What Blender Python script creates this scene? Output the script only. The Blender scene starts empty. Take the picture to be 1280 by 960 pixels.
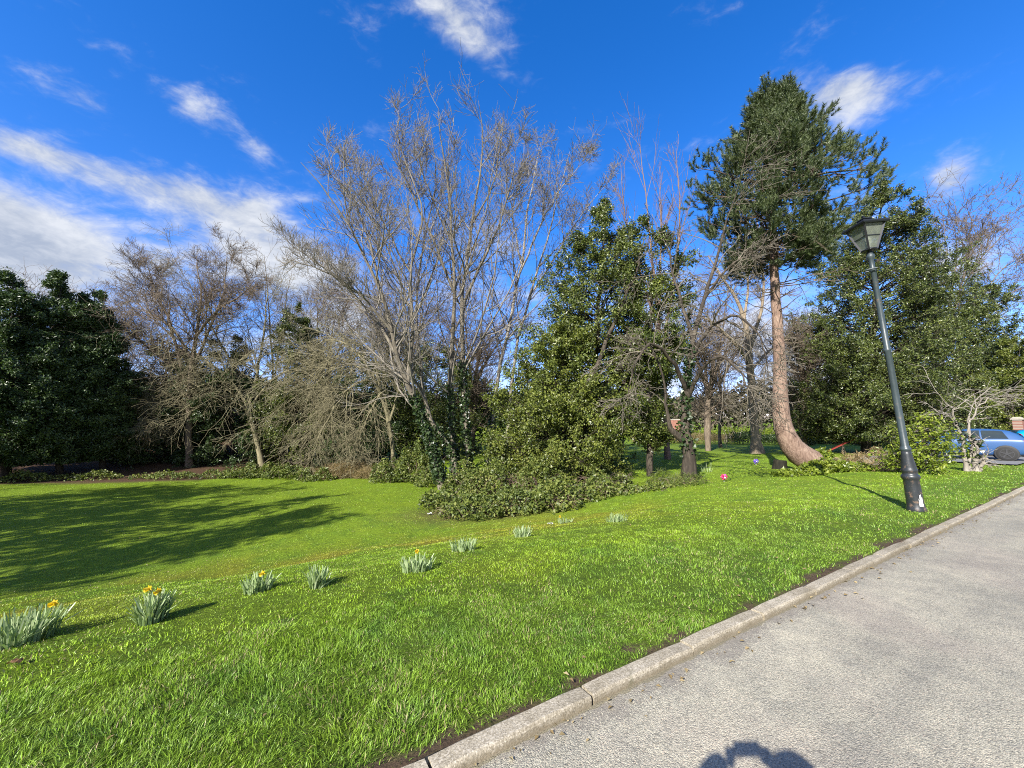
import bpy, bmesh, math, random
import numpy as np
from mathutils import Vector, Matrix

R = math.radians
random.seed(5)
sc = bpy.context.scene
col = sc.collection

# ------------------------------------------------------------------ camera
FPX, CX, CY = 482.0, 640.0, 480.0
PITCH = R(6.8)
CAMZ = 1.5
cam_d = bpy.data.cameras.new("camera")
cam_d.sensor_fit = 'HORIZONTAL'; cam_d.sensor_width = 36
cam_d.lens = 36 * FPX / 1280
cam_d.clip_start = 0.05; cam_d.clip_end = 3000
cam = bpy.data.objects.new("camera", cam_d)
cam.location = (0, 0, CAMZ); cam.rotation_euler = (math.pi / 2 + PITCH, 0, 0)
col.objects.link(cam); sc.camera = cam

def ray(px, py):
    """direction through a photo pixel, scaled so that its forward (Y) part is 1"""
    a, b = px - CX, CY - py
    up = b * math.cos(PITCH) + FPX * math.sin(PITCH)
    fw = FPX * math.cos(PITCH) - b * math.sin(PITCH)
    return np.array([a / fw, 1.0, up / fw])

def at(px, py, Y):
    return np.array([0, 0, CAMZ]) + ray(px, py) * Y

# ------------------------------------------------------------------ kerb frame and terrain
def flat(px, py, z):
    r = ray(px, py); return r * ((z - CAMZ) / r[2]) + np.array([0, 0, CAMZ])
KERB_W, KERB_H = 0.105, 0.05
pA, pB = flat(735, 862, KERB_H)[:2], flat(1160, 665, KERB_H)[:2]
U = (pB - pA) / np.linalg.norm(pB - pA)          # along the kerb
N = np.array([-U[1], U[0]])                      # from the drive towards the lawn
P0 = pA - N * KERB_W * .45
KANG = math.atan2(U[1], U[0])

def sd(x, y):
    dx, dy = np.asarray(x) - P0[0], np.asarray(y) - P0[1]
    return dx * U[0] + dy * U[1], dx * N[0] + dy * N[1]

def xy(s, d):
    return P0[0] + U[0] * s + N[0] * d, P0[1] + U[1] * s + N[1] * d

def smooth(t):
    t = np.clip(t, 0, 1); return t * t * (3 - 2 * t)

def hash2(i, j, k=0):
    n = (i.astype(np.int64) * 374761393 + j.astype(np.int64) * 668265263 + k * 1274126177) & 0x7fffffff
    n = ((n ^ (n >> 13)) * 1274126177) & 0x7fffffff
    return ((n ^ (n >> 16)) & 0xffff) / 65535.0

def vnoise(x, y, scale=1.0, k=0):
    x = np.asarray(x, float) * scale; y = np.asarray(y, float) * scale
    i, j = np.floor(x), np.floor(y); fx, fy = smooth(x - i), smooth(y - j)
    return ((hash2(i, j, k) * (1 - fx) + hash2(i + 1, j, k) * fx) * (1 - fy)
            + (hash2(i, j + 1, k) * (1 - fx) + hash2(i + 1, j + 1, k) * fx) * fy)

def fbm(x, y, scale=1.0, k=0, oct=4):
    a, t, w = 0, 0, 1.0
    for o in range(oct):
        a = a + vnoise(x, y, scale * 2 ** o, k + o * 17) * w; t += w; w *= .55
    return a / t

def height(x, y):
    s, d = sd(x, y)
    D = 1.12 - .86 * smooth((s - 4) / 12)
    z = .037 - D * smooth((d - 1.5) / 7.2) ** 1.0
    z = z + (fbm(x, y, .9, 3) - .5) * .10 * smooth(d / 1.2) + (fbm(x, y, .22, 9, 3) - .5) * .22 * smooth((d - 2) / 6)
    # the ground climbs gently behind the left trees
    z = z + 2.2 * smooth((d - 27) / 18) * smooth((6 - s) / 14)
    z = z + 9 * smooth((d - 60) / 70)
    z = np.where(d < -4.9, .06, z)
    return z

def ground(px, py):
    r = ray(px, py); t = 1.0
    while t < 90:
        p = np.array([0, 0, CAMZ]) + r * t
        if p[2] <= float(height(p[0], p[1])): break
        t += .02
    return p

# ------------------------------------------------------------------ mesh helpers
def mk(name, V, F, mat, parent=None, smooth_sh=True, base=None, cols=None, extra=None):
    """one mesh object from numpy arrays; F is an array (n,k) or a list of such"""
    V = np.asarray(V, np.float32)
    if base is not None: V = V - np.asarray(base, np.float32)
    if not isinstance(F, list): F = [F]
    F = [np.asarray(f, np.int32) for f in F if len(f)]
    loops = np.concatenate([f.ravel() for f in F])
    tot = np.concatenate([np.full(len(f), f.shape[1], np.int32) for f in F])
    start = np.concatenate([[0], np.cumsum(tot)[:-1]]).astype(np.int32)
    me = bpy.data.meshes.new(name)
    me.vertices.add(len(V)); me.vertices.foreach_set('co', V.ravel())
    me.loops.add(len(loops)); me.loops.foreach_set('vertex_index', loops)
    me.polygons.add(len(tot)); me.polygons.foreach_set('loop_start', start); me.polygons.foreach_set('loop_total', tot)
    me.polygons.foreach_set('use_smooth', np.full(len(tot), bool(smooth_sh)))
    me.update(calc_edges=True)
    if cols is not None:
        a = me.color_attributes.new('tint', 'FLOAT_COLOR', 'POINT')
        c = np.ones((len(V), 4), np.float32); c[:, :3] = cols
        a.data.foreach_set('color', c.ravel())
    if isinstance(mat, list):
        for m in mat: me.materials.append(m)
    else:
        me.materials.append(mat)
    ob = bpy.data.objects.new(name, me); col.objects.link(ob)
    if parent is not None: ob.parent = parent
    elif base is not None: ob.location = base
    return ob

def bm_obj(name, bm, mat, parent=None, smooth_sh=False, loc=None, rot=None):
    me = bpy.data.meshes.new(name)
    bmesh.ops.recalc_face_normals(bm, faces=bm.faces)
    bm.to_mesh(me); bm.free()
    me.polygons.foreach_set('use_smooth', np.full(len(me.polygons), bool(smooth_sh)))
    me.materials.append(mat)
    ob = bpy.data.objects.new(name, me); col.objects.link(ob)
    if parent is not None: ob.parent = parent
    if loc is not None: ob.location = loc
    if rot is not None: ob.rotation_euler = rot
    return ob

def tag(o, label=None, cat=None, group=None, kind=None):
    if label: o['label'] = label
    if cat: o['category'] = cat
    if group: o['group'] = group
    if kind: o['kind'] = kind
    return o

def empty(name, loc, label, cat, group=None, rot=(0, 0, 0)):
    o = bpy.data.objects.new(name, None); col.objects.link(o)
    o.location = [float(v) for v in loc]; o.rotation_euler = rot; o.empty_display_size = .2
    return tag(o, label, cat, group)

def nrm(v):
    return v / np.maximum(np.linalg.norm(v, axis=-1, keepdims=True), 1e-9)

class Acc:
    """collects vertices and faces for one mesh"""
    def __init__(s): s.V = []; s.F = {}; s.n = 0
    def add(s, V, F):
        F = np.asarray(F, np.int64)
        s.V.append(np.asarray(V, np.float32)); s.F.setdefault(F.shape[1], []).append(F + s.n); s.n += len(V)
    def build(s, name, mat, parent=None, base=None, smooth_sh=True):
        if not s.n: return None
        return mk(name, np.concatenate(s.V), [np.concatenate(f) for f in s.F.values()], mat, parent, smooth_sh, base)

def tubes(P, Rr, ns):
    """P (n,m,3) centre lines, Rr (n,m) radii -> vertices, quads"""
    n, m, _ = P.shape
    T = np.gradient(P, axis=1); T = nrm(T)
    mean = nrm(T.mean(1))
    ref = np.where(np.abs(mean[:, 2:3]) < .8, np.array([[0, 0, 1.]]), np.array([[1., 0.13, 0]]))
    A = ref[:, None, :] - (T * ref[:, None, :]).sum(-1, keepdims=True) * T
    A = nrm(A); B = np.cross(T, A)
    th = np.arange(ns) * 2 * math.pi / ns
    ring = (A[:, :, None, :] * np.cos(th)[None, None, :, None] + B[:, :, None, :] * np.sin(th)[None, None, :, None]) * Rr[:, :, None, None]
    V = (P[:, :, None, :] + ring).reshape(-1, 3)
    b = (np.arange(n) * m * ns)[:, None, None] + (np.arange(m - 1) * ns)[None, :, None]
    k = np.arange(ns)[None, None, :]; k2 = (np.arange(ns) + 1) % ns; k2 = k2[None, None, :]
    F = np.stack([b + k, b + k2, b + ns + k2, b + ns + k], -1).reshape(-1, 4)
    return V, F

def resample(pts, m):
    """Catmull-Rom through pts (k,c) to m samples"""
    p = np.asarray(pts, float)
    if len(p) == 2: 
        t = np.linspace(0, 1, m)[:, None]; return p[0] * (1 - t) + p[1] * t
    q = np.vstack([2 * p[0] - p[1], p, 2 * p[-1] - p[-2]])
    L = np.concatenate([[0], np.cumsum(np.linalg.norm(np.diff(p[:, :3], axis=0), axis=1))]); L /= L[-1]
    tt = np.linspace(0, 1, m); out = []
    for t in tt:
        i = min(int(np.searchsorted(L, t, 'right')) - 1, len(p) - 2)
        u = (t - L[i]) / max(L[i + 1] - L[i], 1e-9)
        a, b, c, d = q[i], q[i + 1], q[i + 2], q[i + 3]
        out.append(.5 * (2 * b + (c - a) * u + (2 * a - 5 * b + 4 * c - d) * u * u + (3 * b - a - 3 * c + d) * u ** 3))
    out = np.array(out)
    if out.shape[1] > 3: out[:, 3] = np.maximum(out[:, 3], .003)
    return out

def grow(P, Rr, n, rng, t0=.25, t1=1.0, frac=.5, fall=.5, ang=40, sdv=12, trop=.06, wander=.12, m=5, rr=.55, tip=.004, rcap=9, lmin=0, lmax=99):
    """children of every branch in P; returns their centre lines and radii"""
    K, M, _ = P.shape
    L = np.linalg.norm(np.diff(P, axis=1), axis=2).sum(1)
    idx = np.repeat(np.arange(K), n)
    t = t0 + (t1 - t0) * rng.random(len(idx))
    f = t * (M - 1); i = np.minimum(f.astype(int), M - 2); u = (f - i)[:, None]
    p = P[idx, i] * (1 - u) + P[idx, i + 1] * u
    T = nrm(P[idx, i + 1] - P[idx, i])
    r = (Rr[idx, i] * (1 - u[:, 0]) + Rr[idx, i + 1] * u[:, 0])
    v = rng.normal(size=p.shape); v = nrm(v - (v * T).sum(1, keepdims=True) * T)
    a = np.radians(rng.normal(ang, sdv, len(idx)))[:, None]
    d = np.cos(a) * T + np.sin(a) * v
    ln = np.clip(L[idx] * frac * (1 - fall * t) * rng.uniform(.6, 1.35, len(idx)), lmin, lmax)
    step = (ln / (m - 1))[:, None]
    Q = np.empty((len(idx), m, 3)); Q[:, 0] = p
    upv = np.array([0, 0, 1.])
    tr = np.asarray(trop) if np.ndim(trop) else trop
    for k in range(1, m):
        d = nrm(d + upv * tr + rng.normal(size=d.shape) * wander)
        Q[:, k] = Q[:, k - 1] + d * step
    r0 = np.minimum(np.maximum(r * rr, tip * 1.15), rcap)
    w = np.linspace(0, 1, m)[None, :]
    RR = r0[:, None] * (1 - w) + tip * w
    return Q, RR

def leaf_mesh(P, rng, L, W, up=.5, axis=None, droop=0.0, out=None):
    """folded pointed leaves growing from points P: vertices, triangles"""
    n = len(P)
    nr = rng.normal(size=(n, 3)); nr[:, 2] += up
    if out is not None: nr = nr + out
    nr = nrm(nr)
    a = rng.normal(size=(n, 3)) if axis is None else axis + rng.normal(size=(n, 3)) * .6
    a[:, 2] -= droop
    a = nrm(a - (a * nr).sum(1, keepdims=True) * nr)
    b = np.cross(nr, a)
    s = rng.uniform(.4, 1.45, (n, 1)) ** .9
    l, w = L * s, W * s * .5
    mid = P + a * l * .48 
    V = np.stack([P, mid + b * w + nr * w * .45, P + a * l - nr * w * .3, mid - b * w + nr * w * .45], 1).reshape(-1, 3)
    k = (np.arange(n) * 4)[:, None]
    F = np.concatenate([k + [0, 1, 2], k + [0, 2, 3]], 1).reshape(-1, 3)
    return V, F

# ------------------------------------------------------------------ materials
def newmat(name):
    m = bpy.data.materials.new(name); m.use_nodes = True
    nt = m.node_tree; nt.nodes.clear()
    out = nt.nodes.new('ShaderNodeOutputMaterial')
    return m, nt, out

def nd(nt, t, **kw):
    n = nt.nodes.new(t)
    for k, v in kw.items():
        if k.startswith('i_'):
            key = k[2:].replace('_', ' ')
            n.inputs[key].default_value = v
        else: setattr(n, k, v)
    return n

def ramp(nt, src, stops):
    r = nd(nt, 'ShaderNodeValToRGB')
    el = r.color_ramp.elements
    while len(el) < len(stops): el.new(.5)
    for e, (p, c) in zip(el, stops):
        e.position = p; e.color = (*c, 1)
    nt.links.new(src, r.inputs[0]); return r.outputs[0]

def mixc(nt, fac, a, b, mode='MIX'):
    m = nd(nt, 'ShaderNodeMix', data_type='RGBA', blend_type=mode)
    for s, v in ((m.inputs[0], fac), (m.inputs[6], a), (m.inputs[7], b)):
        if hasattr(v, 'is_linked'): nt.links.new(v, s)
        elif isinstance(v, (int, float)): s.default_value = v
        else: s.default_value = (*v, 1)
    return m.outputs[2]

def noise(nt, vec, scale, detail=4, rough=.55, dist=0):
    n = nd(nt, 'ShaderNodeTexNoise'); n.inputs['Scale'].default_value = scale
    n.inputs['Detail'].default_value = detail; n.inputs['Roughness'].default_value = rough; n.inputs['Distortion'].default_value = dist
    nt.links.new(vec, n.inputs['Vector']); return n.outputs['Fac']

def math_n(nt, op, a, b=None, c=None):
    m = nd(nt, 'ShaderNodeMath', operation=op)
    for s, v in zip(m.inputs, (a, b, c)):
        if v is None: continue
        if hasattr(v, 'is_linked'): nt.links.new(v, s)
        else: s.default_value = v
    return m.outputs[0]

def bump(nt, h, strength, dist):
    b = nd(nt, 'ShaderNodeBump'); b.inputs['Strength'].default_value = strength; b.inputs['Distance'].default_value = dist
    nt.links.new(h, b.inputs['Height']); return b.outputs[0]

def foliage_mat(name, stops, rough=.4, spec=.5, trans=.25, ttint=(1.0, 1.15, .35), patch=.5):
    m, nt, out = newmat(name)
    g = nd(nt, 'ShaderNodeNewGeometry')
    n = noise(nt, g.outputs['Position'], patch, 3)
    mixed = math_n(nt, 'ADD', math_n(nt, 'MULTIPLY', g.outputs['Random Per Island'], .65), math_n(nt, 'MULTIPLY', math_n(nt, 'SUBTRACT', n, .25), .7))
    c = ramp(nt, mixed, stops)
    p = nd(nt, 'ShaderNodeBsdfPrincipled'); p.inputs['Roughness'].default_value = rough; p.inputs['Specular IOR Level'].default_value = spec
    nt.links.new(c, p.inputs['Base Color'])
    t = nd(nt, 'ShaderNodeBsdfTranslucent')
    nt.links.new(mixc(nt, 1.0, c, ttint, 'MULTIPLY'), t.inputs['Color'])
    mx = nd(nt, 'ShaderNodeMixShader'); mx.inputs[0].default_value = trans
    nt.links.new(p.outputs[0], mx.inputs[1]); nt.links.new(t.outputs[0], mx.inputs[2]); nt.links.new(mx.outputs[0], out.inputs[0])
    return m

def bark_mat(name, stops, scale=(6, 6, 1.6), bstr=.6, bdist=.03, rough=.85, fine=1.0):
    m, nt, out = newmat(name)
    g = nd(nt, 'ShaderNodeNewGeometry')
    mp = nd(nt, 'ShaderNodeMapping'); mp.inputs['Scale'].default_value = scale
    nt.links.new(g.outputs['Position'], mp.inputs[0])
    n1 = noise(nt, mp.outputs[0], 1.6 * fine, 6, .65, .6)
    n2 = noise(nt, g.outputs['Position'], .9, 2)
    f = math_n(nt, 'ADD', math_n(nt, 'MULTIPLY', n1, .75), math_n(nt, 'MULTIPLY', n2, .3))
    c = ramp(nt, f, stops)
    p = nd(nt, 'ShaderNodeBsdfPrincipled'); p.inputs['Roughness'].default_value = rough; p.inputs['Specular IOR Level'].default_value = .2
    nt.links.new(c, p.inputs['Base Color']); nt.links.new(bump(nt, n1, bstr, bdist), p.inputs['Normal'])
    nt.links.new(p.outputs[0], out.inputs[0]); return m

def plain(name, color, rough=.5, metal=0, spec=.5, var=.25, scale=8, coat=0):
    m, nt, out = newmat(name)
    g = nd(nt, 'ShaderNodeTexCoord')
    n = noise(nt, g.outputs['Object'], scale, 5, .6)
    c = mixc(nt, n, [v * (1 - var) for v in color], [min(1, v * (1 + var)) for v in color])
    p = nd(nt, 'ShaderNodeBsdfPrincipled'); p.inputs['Roughness'].default_value = rough; p.inputs['Metallic'].default_value = metal
    p.inputs['Specular IOR Level'].default_value = spec; p.inputs['Coat Weight'].default_value = coat; p.inputs['Coat Roughness'].default_value = .05
    nt.links.new(c, p.inputs['Base Color']); nt.links.new(p.outputs[0], out.inputs[0]); return m

M = {}
M['bark_tan'] = bark_mat('bark_tan', [(.25, (.045, .038, .029)), (.5, (.125, .108, .082)), (.75, (.25, .222, .17))])
M['twig_pale'] = bark_mat('twig_pale', [(.25, (.075, .066, .053)), (.5, (.185, .165, .135)), (.75, (.33, .30, .25))])
M['bark_silver'] = bark_mat('bark_silver', [(.25, (.09, .08, .068)), (.5, (.23, .205, .17)), (.75, (.38, .35, .30))])
M['bark_dark'] = bark_mat('bark_dark', [(.25, (.012, .010, .008)), (.5, (.042, .034, .026)), (.75, (.14, .115, .085))])
M['bark_brown'] = bark_mat('bark_brown', [(.25, (.055, .043, .032)), (.5, (.14, .11, .08)), (.75, (.25, .20, .145))])
M['bark_red'] = bark_mat('bark_red', [(.25, (.09, .055, .045)), (.5, (.18, .12, .095)), (.75, (.28, .2, .15))])
M['bark_olive'] = bark_mat('bark_olive', [(.25, (.07, .062, .036)), (.5, (.18, .16, .095)), (.75, (.30, .27, .165))])
M['bark_pine'] = bark_mat('bark_pine', [(.3, (.085, .052, .038)), (.5, (.205, .138, .104)), (.72, (.34, .25, .19))], scale=(5, 5, 1.5), bstr=1.0, bdist=.06, fine=1.6)
M['bark_warm'] = bark_mat('bark_warm', [(.25, (.07, .055, .038)), (.5, (.19, .15, .105)), (.75, (.32, .26, .18))])
M['bark_limb'] = bark_mat('bark_limb', [(.25, (.035, .026, .02)), (.5, (.085, .062, .046)), (.75, (.15, .11, .08))])
M['leaf_dark'] = foliage_mat('leaf_dark', [(.1, (.017, .036, .012)), (.5, (.045, .08, .022)), (.9, (.105, .15, .045))], rough=.42, trans=.15)
M['leaf_holly'] = foliage_mat('leaf_holly', [(.1, (.016, .03, .007)), (.45, (.064, .090, .014)), (.95, (.19, .215, .045))], rough=.40, trans=.1)
M['leaf_light'] = foliage_mat('leaf_light', [(.1, (.045, .066, .012)), (.5, (.125, .155, .024)), (.9, (.24, .26, .055))], rough=.4, trans=.25)
M['leaf_right'] = foliage_mat('leaf_right', [(.1, (.014, .026, .008)), (.5, (.062, .085, .016)), (.95, (.17, .195, .045))], rough=.40, trans=.1)
M['leaf_lime'] = foliage_mat('leaf_lime', [(.1, (.07, .10, .012)), (.5, (.16, .22, .02)), (.9, (.30, .34, .05))], rough=.4, trans=.35)
M['leaf_bramble'] = foliage_mat('leaf_bramble', [(.1, (.04, .06, .014)), (.45, (.10, .135, .026)), (.8, (.19, .22, .045)), (1, (.27, .22, .10))], rough=.5, trans=.25, patch=.9)
M['leaf_ivy'] = foliage_mat('leaf_ivy', [(.1, (.01, .022, .008)), (.5, (.03, .055, .016)), (.9, (.07, .10, .035))], rough=.35, trans=.1)
M['needle'] = foliage_mat('needle', [(.1, (.026, .042, .017)), (.5, (.07, .098, .034)), (.9, (.155, .185, .075))], rough=.5, trans=.15, patch=.8)
M['straw'] = foliage_mat('straw', [(.1, (.13, .09, .04)), (.5, (.27, .2, .1)), (.9, (.42, .34, .2))], rough=.7, trans=.3, spec=.2)
M['daff_leaf'] = foliage_mat('daff_leaf', [(.1, (.14, .21, .07)), (.5, (.28, .37, .17)), (.9, (.50, .56, .34))], rough=.35, trans=.25, ttint=(1, 1.1, .5), patch=4)
M['petal'] = foliage_mat('petal', [(.2, (.6, .38, .01)), (.8, (.72, .55, .03))], rough=.5, trans=.35, ttint=(1, .9, .3), patch=3)

# ------------------------------------------------------------------ sun and sky
SUN_EL, SUN_AZ = R(32.7), R(29.8)         # the shadows run 29.8 degrees right of straight ahead
sdir = Vector((math.sin(SUN_AZ) * math.cos(SUN_EL), math.cos(SUN_AZ) * math.cos(SUN_EL), -math.sin(SUN_EL)))
sl = bpy.data.lights.new("sun", 'SUN'); sl.energy = 5.0; sl.angle = R(.5); sl.color = (1.0, .955, .88)
so = bpy.data.objects.new("sun", sl); col.objects.link(so)
so.rotation_euler = sdir.to_track_quat('-Z', 'Y').to_euler(); so.location = (-20, -30, 40)

w = bpy.data.worlds.new("World"); sc.world = w; w.use_nodes = True
nt = w.node_tree; nt.nodes.clear()
wo = nt.nodes.new('ShaderNodeOutputWorld'); bg = nt.nodes.new('ShaderNodeBackground')
sky = nt.nodes.new('ShaderNodeTexSky'); sky.sky_type = 'NISHITA'; sky.sun_disc = False
sky.sun_elevation = SUN_EL; sky.sun_rotation = math.pi + SUN_AZ
sky.air_density = 1.0; sky.dust_density = .2; sky.ozone_density = 3.0; sky.altitude = 100
hs = nt.nodes.new('ShaderNodeHueSaturation'); hs.inputs['Saturation'].default_value = 1.36; hs.inputs['Value'].default_value = 1.42
nt.links.new(sky.outputs[0], hs.inputs['Color'])
skyc = mixc(nt, 1.0, hs.outputs[0], (1.0, .77, 1.0), 'MULTIPLY')
tc = nt.nodes.new('ShaderNodeTexCoord'); DIRV = tc.outputs['Generated']

def vdot(v, c):
    n = nt.nodes.new('ShaderNodeVectorMath'); n.operation = 'DOT_PRODUCT'
    nt.links.new(v, n.inputs[0]); n.inputs[1].default_value = [float(x) for x in c]; return n.outputs['Value']

CLOUDS = [  # centre, second point along the streak, half width (all seen directions), weight
    ((100, 120), (152, 148), 15, .62), ((248, 136), (286, 155), 17, .64), ((323, 181), (338, 192), 12, .5),
    ((90, 205), (185, 240), 19, .78), ((235, 240), (300, 264), 20, .8), ((60, 320), (190, 356), 52, 1.35), ((-60, 280), (40, 315), 50, 1.2), ((20, 182), (80, 200), 16, .45),
    ((330, 320), (400, 350), 46, 1.0), ((430, 395), (520, 430), 60, .85), ((322, 262), (335, 275), 16, .55),
    ((570, 24), (625, 80), 27, 1.1), ((610, 370), (650, 440), 55, .75), ((835, 262), (850, 275), 30, .6), ((810, 420), (860, 470), 65, .9),
    ((1060, 122), (1138, 98), 27, .95), ((1040, 105), (1075, 100), 20, .5), ((1188, 226), (1224, 222), 30, 1.2), ((1195, 330), (1245, 350), 38, .8), ((990, 440), (1060, 470), 70, .9),
    ((730, 195), (750, 215), 16, .3), ((900, 340), (960, 330), 40, .55)]
total = None
for (c, e, hw, wt) in CLOUDS:
    c0 = nrm(ray(*c)); e0 = nrm(ray(*e)); a = e0 - c0 * (e0 @ c0); sa = np.linalg.norm(a); a = a / sa; b = np.cross(c0, a)
    p1 = np.array(c) + np.array([-(e[1] - c[1]), e[0] - c[0]]) / math.hypot(e[0] - c[0], e[1] - c[1]) * hw
    sb = abs((nrm(ray(*p1)) - c0) @ b) + 1e-4
    x = vdot(DIRV, a / sa); y = vdot(DIRV, b / sb)
    q = math_n(nt, 'ADD', math_n(nt, 'MULTIPLY', x, x), math_n(nt, 'MULTIPLY', y, y))
    q = math_n(nt, 'MULTIPLY', math_n(nt, 'EXPONENT', math_n(nt, 'MULTIPLY', q, -.65)), wt)
    q = math_n(nt, 'MULTIPLY', q, math_n(nt, 'GREATER_THAN', vdot(DIRV, c0), 0))
    total = q if total is None else math_n(nt, 'ADD', total, q)
mp = nt.nodes.new('ShaderNodeMapping'); mp.inputs['Rotation'].default_value = (R(12), R(-24), R(15)); mp.inputs['Scale'].default_value = (3.4, 4.2, 7.5)
nt.links.new(DIRV, mp.inputs[0])
n1 = noise(nt, mp.outputs[0], 1.5, 12, .60, .35)
n2 = noise(nt, mp.outputs[0], 7.0, 8, .62, .5)
n3 = noise(nt, DIRV, 2.0, 3, .5)
f = math_n(nt, 'ADD', math_n(nt, 'MULTIPLY', math_n(nt, 'SUBTRACT', n1, .5), 2.6), math_n(nt, 'MULTIPLY', math_n(nt, 'SUBTRACT', n2, .5), .9))
sep = nt.nodes.new('ShaderNodeSeparateXYZ'); nt.links.new(DIRV, sep.inputs[0])
low = nd(nt, 'ShaderNodeMapRange', interpolation_type='SMOOTHSTEP'); nt.links.new(sep.outputs[2], low.inputs[0])
low.inputs[1].default_value = .32; low.inputs[2].default_value = .08; low.inputs[3].default_value = 0; low.inputs[4].default_value = .30
back = nd(nt, 'ShaderNodeMapRange', interpolation_type='SMOOTHSTEP'); nt.links.new(sep.outputs[1], back.inputs[0])     # unseen broken cloud added behind the photographer to neutralise the blue sky fill
back.inputs[1].default_value = .12; back.inputs[2].default_value = -.30; back.inputs[3].default_value = 0; back.inputs[4].default_value = .95
dens = math_n(nt, 'ADD', math_n(nt, 'ADD', math_n(nt, 'ADD', total, back.outputs[0]), low.outputs[0]), f)
dm = nd(nt, 'ShaderNodeMapRange', interpolation_type='SMOOTHERSTEP'); nt.links.new(dens, dm.inputs[0])
dm.inputs[1].default_value = .12; dm.inputs[2].default_value = 1.55; dm.inputs[3].default_value = 0; dm.inputs[4].default_value = .95
cl = nd(nt, 'ShaderNodeMapRange'); nt.links.new(math_n(nt, 'ADD', math_n(nt, 'MULTIPLY', n1, .65), math_n(nt, 'MULTIPLY', n2, .35)), cl.inputs[0]); cl.inputs[1].default_value = .40; cl.inputs[2].default_value = .62
cc = mixc(nt, cl.outputs[0], (2.2, 2.5, 3.05), (4.0, 4.15, 4.4))
nt.links.new(mixc(nt, dm.outputs[0], skyc, cc), bg.inputs[0])
bg.inputs[1].default_value = .095
nt.links.new(bg.outputs[0], wo.inputs[0])

# ------------------------------------------------------------------ ground surfaces
def attr(nt, name):
    a = nd(nt, 'ShaderNodeAttribute'); a.attribute_name = name; return a

def lawn_tint(x, y, rng=None):
    """own colour of the turf at a spot: fresh, dark tufts, moss, straw"""
    s, d = sd(x, y)
    n1 = fbm(x, y, 1.1, 21)[:, None]; n2 = fbm(x, y, 4.0, 31)[:, None]; n3 = fbm(x, y, .35, 41)[:, None]
    fresh = np.array([.21, .33, .022]); dark = np.array([.115, .225, .024]); lime = np.array([.25, .36, .024])
    c = fresh + (lime - fresh) * np.clip((n1 - .45) * 3, 0, 1) + (dark - fresh) * np.clip((.52 - n2) * 2.2, 0, 1)
    # rougher, bluer verge turf beside the kerb
    vg = smooth((2.2 - d) / 1.2)[:, None]
    c = c * (1 - .45 * vg) + np.array([.085, .17, .03]) * .45 * vg
    # mossy, yellow band along the foot of the bank
    mb = (np.exp(-((d - 6.0) / 2.1) ** 2) * smooth((9.5 - s) / 6))[:, None] * np.clip((n3 * .45 + n1 * .55 - .43) * 5, 0, 1)
    c = c + (np.array([.30, .26, .03]) - c) * np.clip(mb * .75, 0, .75)
    far = smooth((d - 9) / 4)[:, None]
    c = c + (np.array([.185, .285, .016]) - c) * far * .5
    return c

def soil_mask(x, y):
    s, d = sd(x, y)
    k = fbm(s * .6, d, 2.6, 51) * .65 + fbm(x, y, 9, 61) * .35
    near = np.clip(1.12 - (d - KERB_W) / .26, 0, 1.0)
    return np.clip((k - .80 + near * .40) * 7, 0, 1)

def spaced(lo, hi, n, tight):
    t = np.linspace(-1, 1, n); v = np.sinh(t * tight) / np.sinh(tight)
    return np.where(v < 0, v * -lo, v * hi)

ss = spaced(-300, 320, 330, 6.0); dd = KERB_W + (np.expm1(np.linspace(0, 1, 300) * 6.4) / np.expm1(6.4)) * 420
S, D = np.meshgrid(ss, dd, indexing='ij'); X, Y = xy(S, D); Z = height(X, Y)
V = np.stack([X, Y, Z], -1).reshape(-1, 3)
ii = np.arange(S.size).reshape(S.shape)
F = np.stack([ii[:-1, :-1], ii[1:, :-1], ii[1:, 1:], ii[:-1, 1:]], -1).reshape(-1, 4)
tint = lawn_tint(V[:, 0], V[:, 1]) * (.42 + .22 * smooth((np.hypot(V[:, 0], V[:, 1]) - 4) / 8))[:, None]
sv, dv = sd(V[:, 0], V[:, 1])
sm = soil_mask(V[:, 0], V[:, 1])[:, None]
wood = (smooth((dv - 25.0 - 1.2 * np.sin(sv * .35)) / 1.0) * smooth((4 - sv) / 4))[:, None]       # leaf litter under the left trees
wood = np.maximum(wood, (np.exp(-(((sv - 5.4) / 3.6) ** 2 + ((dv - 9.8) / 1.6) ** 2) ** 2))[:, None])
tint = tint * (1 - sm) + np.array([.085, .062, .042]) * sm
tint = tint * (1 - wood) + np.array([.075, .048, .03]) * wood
m, nt, out = newmat('turf')
g = nd(nt, 'ShaderNodeNewGeometry'); a = attr(nt, 'tint')
n1 = noise(nt, g.outputs['Position'], 14, 8, .75); n2 = noise(nt, g.outputs['Position'], 60, 6, .75)
c = mixc(nt, 1.0, a.outputs['Color'], ramp(nt, math_n(nt, 'ADD', math_n(nt, 'MULTIPLY', n1, .5), math_n(nt, 'MULTIPLY', n2, .5)), [(.36, (.35, .35, .35)), (.62, (1.6, 1.5, 1.35))]), 'MULTIPLY')
p = nd(nt, 'ShaderNodeBsdfPrincipled'); p.inputs['Roughness'].default_value = .9; p.inputs['Specular IOR Level'].default_value = .15
nt.links.new(c, p.inputs['Base Color'])
nt.links.new(bump(nt, math_n(nt, 'ADD', n1, n2), .8, .03), p.inputs['Normal']); nt.links.new(p.outputs[0], out.inputs[0])
M['turf'] = m
tag(mk('lawn', V, F, m, cols=tint), kind='structure')
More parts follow.
